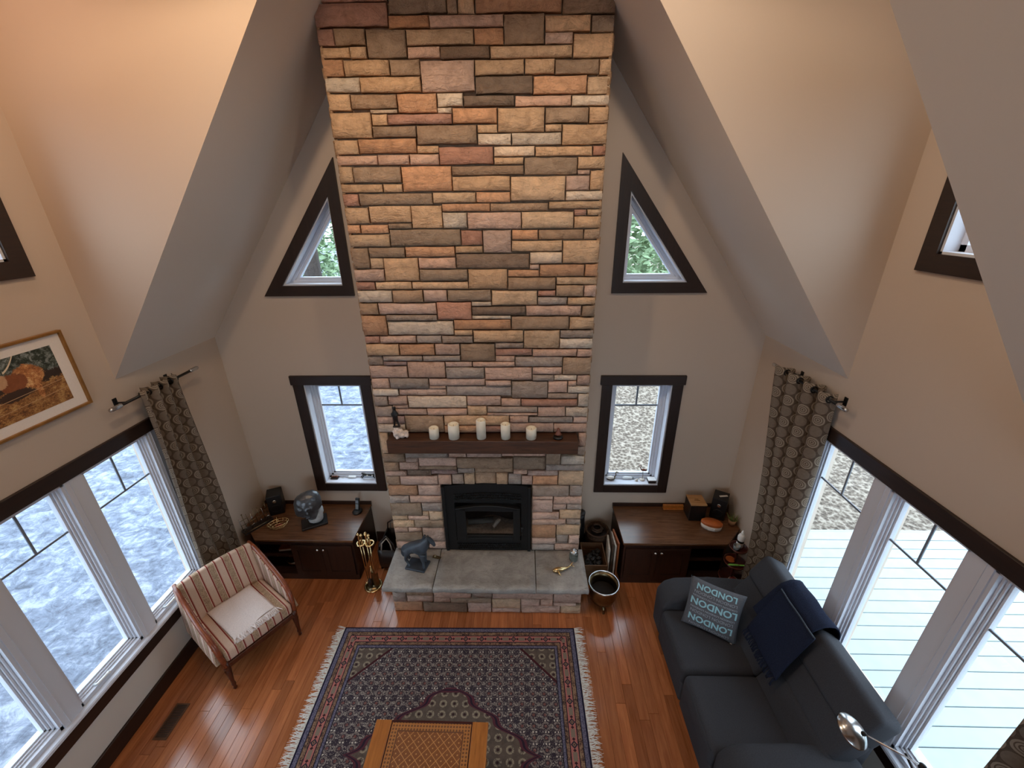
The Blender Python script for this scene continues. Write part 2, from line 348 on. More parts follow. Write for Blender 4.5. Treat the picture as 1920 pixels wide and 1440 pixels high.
def baked(o, mat, parent=None, name=None):
    """evaluate modifiers / metaballs into a plain mesh object"""
    bpy.context.view_layer.update(); dg = bpy.context.evaluated_depsgraph_get(); me = bpy.data.meshes.new_from_object(o.evaluated_get(dg))
    nm = name or o.name; d = o.data; bpy.data.objects.remove(o, do_unlink=True)
    me.materials.clear(); me.materials.append(M[mat] if isinstance(mat, str) else mat)
    for p in me.polygons: p.use_smooth = True
    r = bpy.data.objects.new(nm, me); r.name = nm; return link(r, parent)
def skin(name, chains, mat, parent=None, sub=2):
    """chains: list of [(x,y,z,r),...]; shared points weld by position"""
    vs, idx, es, rad = [], {}, [], []
    for ch in chains:
        last = None
        for p in ch:
            k = tuple(round(q, 4) for q in p[:3])
            if k not in idx: idx[k] = len(vs); vs.append(k); rad.append(p[3])
            if last is not None: es.append((last, idx[k]))
            last = idx[k]
    me = bpy.data.meshes.new(name); me.from_pydata(vs, es, []); o = link(bpy.data.objects.new(name + '_tmp', me))
    mo = o.modifiers.new('s', 'SKIN'); mo.use_smooth_shade = True
    for i, r in enumerate(rad): me.skin_vertices[0].data[i].radius = (r, r)
    me.skin_vertices[0].data[0].use_root = True
    o.modifiers.new('u', 'SUBSURF').levels = sub
    return baked(o, mat, parent, name)
_mb = [0]
def meta(name, els, mat, parent=None, res=.02, noise=0.0):
    """els: (x,y,z,rx,ry,rz)"""
    _mb[0] += 1
    mb = bpy.data.metaballs.new('blob%dq' % _mb[0]); mb.resolution = res; mb.threshold = .6
    for e in els:
        q = mb.elements.new(); q.type = 'ELLIPSOID'; q.co = e[:3]; k = 1.55
        q.radius = 1.0; q.size_x, q.size_y, q.size_z = e[3]*k, e[4]*k, e[5]*k; q.radius = 1.0
    o = link(bpy.data.objects.new('blob%dq' % _mb[0], mb))
    r = baked(o, mat, parent, name)
    if noise:
        from mathutils import noise as mn
        for v in r.data.vertices:
            v.co += Vector(v.normal)*mn.noise(v.co*38.0)*noise
    return r
def grid(bm, f, nu, nv, uv=None):
    V = [[bm.verts.new(f(i/nu, j/nv)) for j in range(nv+1)] for i in range(nu+1)]
    lay = bm.loops.layers.uv.verify() if uv else None
    for i in range(nu):
        for j in range(nv):
            fc = bm.faces.new((V[i][j], V[i+1][j], V[i+1][j+1], V[i][j+1]))
            if uv:
                for lp, (a, b) in zip(fc.loops, ((i, j), (i+1, j), (i+1, j+1), (i, j+1))): lp[lay].uv = uv(a/nu, b/nv)
    return bm
def solid(o, t, off=0.0):
    mo = o.modifiers.new('thick', 'SOLIDIFY'); mo.thickness = t; mo.offset = off; return o
def mirror_poly(p, s): return [(x*s, z) for x, z in p]

# ================================================================== room shell
W, D, ZC, SL = 2.68, 3.89, 2.59, 4/3      # half width, back wall, wall height at the slopes, roof pitch
RID = ZC + W*SL; Y1, Y2, ZD = 1.555, 2.796, 5.2; XD = W - (ZD-ZC)/SL; YF = -4.0
def sz(x): return ZC + (W-abs(x))*SL
fl = obj('floor', bx(-W-.16, W+.16, YF, D+.16, -.12, -.021), 'mortar'); tag(fl, 'reddish brown strip oak floor of the room', 'floor', kind='structure')
PW = .0826; rows = int(2*W/PW)+1
bm = bx(0, PW-.0012, 0, 1, -.02, 0); bmesh.ops.bevel(bm, geom=[e for e in bm.edges if all(v.co.z > -.001 for v in e.verts)], offset=.0012, segments=1, affect='EDGES'); bmesh.ops.recalc_face_normals(bm, faces=bm.faces[:])
pm = bpy.data.meshes.new('plank'); bm.to_mesh(pm); bm.free(); pm.materials.append(M['floor_oak'])
for i in range(rows):
    x0 = -W + i*PW; y = .95 - random.random()*.9
    while y < D-.001:
        L = min(random.uniform(.75, 1.5), D-y)
        if D-y-L < .3: L = D-y
        if y + L > 1.1:
            p = link(bpy.data.objects.new('plank', pm), fl); p.location = (x0, y, 0); p.scale = (min(1, (W-x0)/PW), L-.0015, 1)
        y += L
bm = B()
for i in range(rows): box(bm, -W + i*PW, min(W, -W + (i+1)*PW-.0012), YF, .05, -.02, 0)
tag(obj('plank_field', bm, 'floor_oak', fl), kind='stuff')

def wall(name, boxes, label, mat='wall_paint', extra=None):
    bm = B()
    for b in boxes: box(bm, *b)
    if extra: extra(bm)
    return tag(obj(name, bm, mat), label, 'wall', kind='structure')
OPS = [(2.31, 2.86), (1.685, 2.19), (1.06, 1.565)]; ZS, ZH = .60, 2.10
DW = (1.885, 2.466, 3.48, 4.32)
for s, nm in ((-1, 'left'), (1, 'right')):
    a, b = sorted((s*W, s*(W+.16)))
    bs = [(a, b, YF, D+.16, -.02, ZS), (a, b, YF, D+.16, ZH, ZC+.05), (a, b, 2.86, D+.16, ZS, ZH), (a, b, 2.19, 2.31, ZS, ZH), (a, b, 1.565, 1.685, ZS, ZH), (a, b, YF, 1.06, ZS, ZH),
          (a, b, Y1-.1, Y2+.1, ZC+.05, DW[2]), (a, b, Y1-.1, DW[0], DW[2], DW[3]), (a, b, DW[1], Y2+.1, DW[2], DW[3]), (a, b, Y1-.1, Y2+.1, DW[3], ZD+.1)]
    wall('wall_' + nm, bs, 'beige painted %s side wall with a triple window below a dormer' % nm)
    # dormer cheeks
    bm = B()
    for y0, y1 in ((Y2, Y2+.1), (Y1-.1, Y1)): prism(bm, [(s*W, ZC+.2), (s*W, ZD+.05), (s*(XD+.15), ZD+.05), (s*(XD+.15), ZD)], 'y', y0, y1)
    tag(obj('wall_dormer_' + nm, bm, 'wall_paint'), 'off-white triangular cheek walls of the %s dormer' % nm, 'wall', kind='structure')
# back wall with its four openings, cut as a strip polygon set
BW = [(-1.9, -1.304, .85, 2.08), (1.268, 1.872, .85, 2.08)]
TW = [(-1.31, -1.88, 3.085, 3.85), (1.272, 1.858, 3.094, 3.86)]
bm = B(); y0, y1 = D, D+.16
for (a, b, c, d_), (tv, tx, zb, zt) in zip(BW, TW):
    s = 1 if a > 0 else -1
    box(bm, *( (b, W) if s > 0 else (-W, a)), y0, y1, -.02, 2.08); box(bm, a, b, y0, y1, -.02, c)
    inn = a if s > 0 else b
    box(bm, *((.0, inn) if s > 0 else (inn, .0)), y0, y1, -.02, 2.08)
    box(bm, *((.0, W) if s > 0 else (-W, .0)), y0, y1, 2.08, ZC)
    # gable part: around the triangle
    prism(bm, [(s*W, ZC), (0, ZC), (0, zb), (s*(W-(zb-ZC)/SL), zb)], 'y', y0, y1)
    prism(bm, [(tv, zb), (0, zb), (0, RID), (s*(W-(zt+.3-ZC)/SL), zt+.3), (tv, zt)], 'y', y0, y1)
    prism(bm, [(tx, zb), (tv, zt), (s*(W-(zt+.3-ZC)/SL), zt+.3), (s*(W-(zb-ZC)/SL), zb)], 'y', y0, y1)
tag(obj('wall_back', bm, 'wall_paint'), 'beige gable wall behind the stone fireplace', 'wall', kind='structure')
# ceiling: steep slopes, dormer soffits
bm = B()
for s in (-1, 1):
    T = .12
    full = [(s*(W+.16), ZC-.16*SL), (0, RID), (0, RID+T/.6), (s*(W+.16), ZC-.16*SL+T/.6)]
    up = [(s*XD, ZD), (0, RID), (0, RID+T/.6), (s*XD, ZD+T/.6)]
    prism(bm, [(s*W, ZC), (0, RID), (0, RID+.2), (s*W, ZC+.2)], 'y', Y2, D+.16); prism(bm, [(s*W, ZC), (0, RID), (0, RID+.2), (s*W, ZC+.2)], 'y', YF, Y1); prism(bm, up, 'y', Y1, Y2)
    a, b = sorted((s*(XD-.005), s*(W+.16))); box(bm, a, b, Y1-.1, Y2+.1, ZD, ZD+.12)
ce = obj('ceiling', bm, 'ceiling_paint'); ce.data.materials.append(M['wall_paint'])
for p in ce.data.polygons:          # slab ends belong to the dormer cheeks
    if abs(p.normal.y) > .9 and min(abs(p.center.y-Y1), abs(p.center.y-Y2)) < .001: p.material_index = 1
tag(ce, 'steep off-white cathedral ceiling with two dormer bays', 'ceiling', kind='structure')
bm = B(); box(bm, -W-.16, W+.16, YF-.16, YF, -.02, .4); box(bm, -W-.16, W+.16, YF-.16, YF, 2.1, 2.9); box(bm, -W-.16, -1.9, YF-.16, YF, .4, 2.1); box(bm, 1.9, W+.16, YF-.16, YF, .4, 2.1)  # loft-end wall; its two unseen openings are added to let in fill daylight
prism(bm, [(-W-.16, 2.9), (-1.4, 2.9), (-1.4, RID), (-W-.16, RID)], 'y', YF-.16, YF); prism(bm, [(W+.16, 2.9), (1.4, 2.9), (1.4, RID), (W+.16, RID)], 'y', YF-.16, YF); box(bm, -1.4, 1.4, YF-.16, YF, 4.4, RID)
tag(obj('wall_front', bm, 'wall_paint'), 'beige gable wall at the loft end of the room', 'wall', kind='structure')
tag(obj('floor_loft', bx(-W, W, YF, .15, 2.36, 2.56), 'light_wood'), 'wooden loft floor opposite the stone gable', 'floor', kind='structure')

# trims: baseboards
bm = bx(-W, -W+.02, YF, 3.3, 0, .145, bev=.004); tag(obj('baseboard_left', bm, 'dark_wood_y'), 'dark stained baseboard along the left wall', 'baseboard', kind='structure')
bm = bx(W-.02, W, YF, 3.3, 0, .145, bev=.004); tag(obj('baseboard_right', bm, 'dark_wood_y'), 'dark stained baseboard along the right wall', 'baseboard', kind='structure')
bm = bx(-1.41, -.98, D-.02, D, 0, .145, bev=.004); box(bm, .95, 1.395, D-.02, D, 0, .145, bev=.004); tag(obj('baseboard_back', bm, 'dark_wood'), 'dark stained baseboard beside the stone chimney', 'baseboard', kind='structure')

# ------------------------------------------------------------------ windows
_wn = [0]
def win(label):
    _wn[0] += 1
    return thing('window_%d' % _wn[0], label, 'window', kind='structure')
def side_window(s, y0, y1, label):
    """casement in a side wall; s = wall sign"""
    e = win(label); X0 = s*(W+.012)
    def bb(xa, xb, *r, **k):
        a, b = sorted((s*xa, s*xb)); return bx(a, b, *r, **k)
    # outer frame
    f = B()
    def fb(xa, xb, ya, yb, za, zb):
        a, b = sorted((s*xa, s*xb)); box(f, a, b, ya, yb, za, zb)
    xo, xi = W+.10, W+.0
    fb(W-.004, xo, y0, y0+.018, ZS, ZH); fb(W-.004, xo, y1-.018, y1, ZS, ZH); fb(W-.004, xo, y0, y1, ZH-.02, ZH); fb(W-.004, xo, y0, y1, ZS, ZS+.03)
    obj('frame', f, 'white_paint', e)
    sa = B()
    for k, (q, dx) in enumerate(((.018, .022), (.030, .036), (.042, .05))):
        for ya, yb, za, zb in ((y0+q, y0+q+.011, ZS+.03, ZH-.02), (y1-q-.011, y1-q, ZS+.03, ZH-.02), (y0+q, y1-q, ZS+.012+q, ZS+.023+q), (y0+q, y1-q, ZH-.012-q, ZH-.001-q)):
            a, b = sorted((s*(W+dx), s*(W+.085))); box(sa, a, b, ya, yb, za, zb)
    obj('sash', sa, 'white_paint', e)
    a, b = sorted((s*(W+.064), s*(W+.068))); obj('pane', bx(a, b, y0+.05, y1-.05, ZS+.05, ZH-.05), 'window_glass', e)
    a, b = sorted((s*(W+.056), s*(W+.063))); zm = 1.74; ym = (y0+y1)/2
    obj('muntin', bx(a, b, y0+.05, y1-.05, zm-.007, zm+.007), 'window_dark', e); obj('muntin', bx(a, b, ym-.007, ym+.007, zm+.007, ZH-.05), 'window_dark', e)
    # crank handle on the sill
    h = B(); yy = y0 + .13
    tube(h, [(s*(W+.02), yy, ZS+.035), (s*(W-.012), yy, ZS+.05), (s*(W-.02), yy+.07, ZS+.052)], .009, 8); ball(h, (s*(W-.02), yy+.075, ZS+.052), .013, 8); obj('crank_handle', h, 'white_plastic', e, True)
    return e
names = ['nearest the stone gable', 'in the middle of the three', 'nearest the loft']
for s, nm in ((-1, 'left'), (1, 'right')):
    for (a, b), q in zip(OPS, names): side_window(s, a, b, 'tall white casement in the %s wall, %s' % (nm, q))
    def st(name, *r, mat='dark_wood_y', lab='', bev=.003):
        a, b = sorted((s*r[0], s*r[1])); return tag(obj(name, bx(a, b, *r[2:], bev=bev), mat), lab, 'trim', kind='structure')
    k = 1 if s < 0 else 5
    st('trim_%d' % k, W-.024, W, .96, 3.0, ZH, ZH+.105, lab='dark wooden head board over the %s triple window' % nm)
    st('trim_%d' % (k+1), W-.022, W, .96, 3.0, ZS-.155, ZS-.035, lab='dark wooden apron board under the %s window sill' % nm)
    st('trim_%d' % (k+2), W-.05, W+.02, .94, 3.02, ZS-.034, ZS, mat='white_paint', lab='white painted sill of the %s triple window' % nm, bev=.008)
    bm = B()
    for ya, yb in ((2.86, 2.96), (2.19, 2.31), (1.565, 1.685), (.96, 1.06)):
        a, b = sorted((s*(W-.014), s*W)); box(bm, a, b, ya, yb, ZS, ZH); a, b = sorted((s*(W-.018), s*W)); box(bm, a, b, (ya+yb)/2-.028, (ya+yb)/2-.022, ZS, ZH)
    tag(obj('trim_%d' % (k+3), bm, 'white_paint'), 'white mullion casings between the %s side windows' % nm, 'trim', kind='structure')
    a, b = sorted((s*(W-.003), s*W)); tag(obj('trim_%d' % (20 + k), bx(a, b, YF, 3.3, .145, ZS-.155), 'lower_wall'), 'pale painted wall panel under the %s sill' % nm, 'trim', kind='structure')
# back rectangular windows
for (a, b, c, d_), nm in zip(BW, ('left', 'right')):
    e = win('narrow dark-framed window %s of the stone chimney' % nm); t = .105
    f = B(); yi = D-.022
    obj('casing', bx(a-t, a, yi, D, c-t+.01, d_, bev=.003), 'dark_wood_z', e); obj('casing', bx(b, b+t, yi, D, c-t+.01, d_, bev=.003), 'dark_wood_z', e)
    obj('casing', bx(a, b, yi, D, c-t+.01, c, bev=.003), 'dark_wood', e); obj('head_casing', bx(a-t-.018, b+t+.018, yi-.006, D, d_, d_+.10, bev=.003), 'dark_wood', e)
    f = B(); Y = D+.16
    box(f, a, a+.012, D-.004, Y, c, d_); box(f, b-.012, b, D-.004, Y, c, d_); box(f, a, b, D-.004, Y, d_-.012, d_); obj('reveal', f, 'white_paint', e)
    obj('sill_board', bx(a, b, D-.01, Y, c-.004, c+.012, bev=.003), 'white_paint', e)
    f = B()
    for q, yy in ((.0, .095), (.022, .11), (.04, .125)):
        box(f, a+.012+q, a+.036+q, D+yy, Y, c, d_); box(f, b-.036-q, b-.012-q, D+yy, Y, c, d_); box(f, a+.012, b-.012, D+yy, Y, c+.012+q, c+.036+q); box(f, a+.012, b-.012, D+yy, Y, d_-.036-q, d_-.012-q)
    obj('sash', f, 'white_paint', e)
    obj('pane', bx(a+.07, b-.07, D+.140, D+.144, c+.07, d_-.07), 'window_glass', e)
    zm = d_-.30; xm = (a+b)/2
    obj('muntin', bx(a+.07, b-.07, D+.132, D+.139, zm-.009, zm+.009), 'window_dark', e); obj('muntin', bx(xm-.009, xm+.009, D+.132, D+.139, zm+.009, d_-.07), 'window_dark', e)
# triangular windows
def inset(tri, t):
    out = []; n = 3; c = Vector((sum(p[0] for p in tri)/3, sum(p[1] for p in tri)/3))
    L = []
    for i in range(3):
        p, q = Vector(tri[i]), Vector(tri[(i+1) % 3]); dd = (q-p).normalized(); nn = Vector((-dd.y, dd.x))
        if nn.dot(c-p) < 0: nn = -nn
        L.append((p + nn*t, dd))
    for i in range(3):
        (p, u), (q, v) = L[i-1], L[i]; den = u.x*v.y-u.y*v.x; k = ((q.x-p.x)*v.y-(q.y-p.y)*v.x)/den; out.append(tuple(p + u*k))
    return out
for (tv, tx, zb, zt), nm in zip(TW, ('left', 'right')):
    e = win('dark-framed triangular window %s of the stone chimney' % nm)
    tri = [(tv, zb), (tx, zb), (tv, zt)]; out = inset(tri, -.095)
    def ring(o_, i_, ya, yb, nm2, mat, split=True):
        for k in range(3):
            f = prism(B(), [o_[k], o_[(k+1) % 3], i_[(k+1) % 3], i_[k]], 'y', ya, yb); obj(nm2, f, mat[k] if isinstance(mat, (list, tuple)) else mat, e)
    ring(out, tri, D-.022, D, 'casing', ('dark_wood', 'dark_wood_z', 'dark_wood_z'))
    ring(tri, inset(tri, .012), D-.004, D+.16, 'reveal', 'white_paint')
    i1 = inset(tri, .012); i2 = inset(tri, .036); i3 = inset(tri, .058)
    ring(i1, i2, D+.09, D+.16, 'sash', 'white_paint'); ring(i2, i3, D+.11, D+.16, 'sash', 'white_paint')
    obj('pane', prism(B(), i3, 'y', D+.13, D+.134), 'window_glass', e)
# dormer windows
for s, nm in ((-1, 'left'), (1, 'right')):
    e = win('dark-framed window high in the %s dormer' % nm); t = .1; a0, a1, c0, c1 = DW
    def sb(xa, xb, *r): 
        a, b = sorted((s*xa, s*xb)); return bx(a, b, *r)
    for r in ((a0-t, a0, c0-t, c1+t), (a1, a1+t, c0-t, c1+t), (a0, a1, c0-t, c0), (a0, a1, c1, c1+t)): obj('casing', sb(W-.022, W, *r), 'dark_wood_y', e)
    for r in ((a0, a0+.014, c0, c1), (a1-.014, a1, c0, c1), (a0, a1, c0, c0+.014), (a0, a1, c1-.014, c1)): obj('reveal', sb(W-.004, W+.16, *r), 'white_paint', e)
    for r in ((a0+.014, a0+.05, c0, c1), (a1-.05, a1-.014, c0, c1), (a0, a1, c0+.014, c0+.05), (a0, a1, c1-.05, c1-.014)): obj('sash', sb(W+.08, W+.14, *r), 'white_paint', e)
    obj('pane', sb(W+.11, W+.114, a0+.05, a1-.05, c0+.05, c1-.05), 'window_glass', e)
for r, q in (((-1.9, 1.9, .4, 2.1), 'wide low window added below the loft for fill daylight'), ((-1.4, 1.4, 2.9, 4.4), 'wide window added behind the loft for fill daylight')):  # unseen windows behind the camera, added as a source of fill daylight
    e = win(q); obj('pane', bx(r[0], r[1], YF-.09, YF-.085, r[2], r[3]), 'window_glass', e)
    for x0, x1, z0, z1 in ((r[0], r[0]+.05, r[2], r[3]), (r[1]-.05, r[1], r[2], r[3]), (r[0], r[1], r[2], r[2]+.05), (r[0], r[1], r[3]-.05, r[3])): obj('frame', bx(x0, x1, YF-.14, YF-.05, z0, z1), 'white_paint', e)

# ------------------------------------------------------------------ recessed ceiling lamps in the dormer soffits
def downlight(x, y, power, label, col=(1, .72, .46), spot=162):
    e = thing('recessed_light', label, 'ceiling light', (x, y, ZD), group='recessed lights in the dormer ceilings')
    obj('trim_ring', torus(B(), (0, 0, -.004), .075, .012, 24, 8), 'white_plastic', e, True)
    mm = bpy.data.materials.new('lamp_glow'); mm.use_nodes = True; b = mm.node_tree.nodes['Principled BSDF']; b.inputs['Emission Color'].default_value = (1, .72, .42, 1); b.inputs['Emission Strength'].default_value = 6
    obj('lens', lathe(B(), [(0, -.006), (.06, -.006), (.066, .0)], 24), mm, e, True)
    l = bpy.data.lights.new('recessed_lamp', 'SPOT'); l.energy = power; l.color = col; l.spot_size = math.radians(spot); l.spot_blend = .3; l.shadow_soft_size = .04
    o = bpy.data.objects.new('recessed_lamp', l); link(o, e); o.location = (0, 0, -.03)
downlight(-.9, 1.78, 31, 'recessed ceiling light at the inner edge of the left dormer'); downlight(.9, 1.78, 25, 'recessed ceiling light at the inner edge of the right dormer', (1, .80, .60))
downlight(-2.25, 1.95, 11, 'recessed ceiling light close to the left dormer window', (1, .64, .44)); downlight(2.2, 2.0, 2.5, 'recessed ceiling light close to the right dormer window', (1, .82, .66))

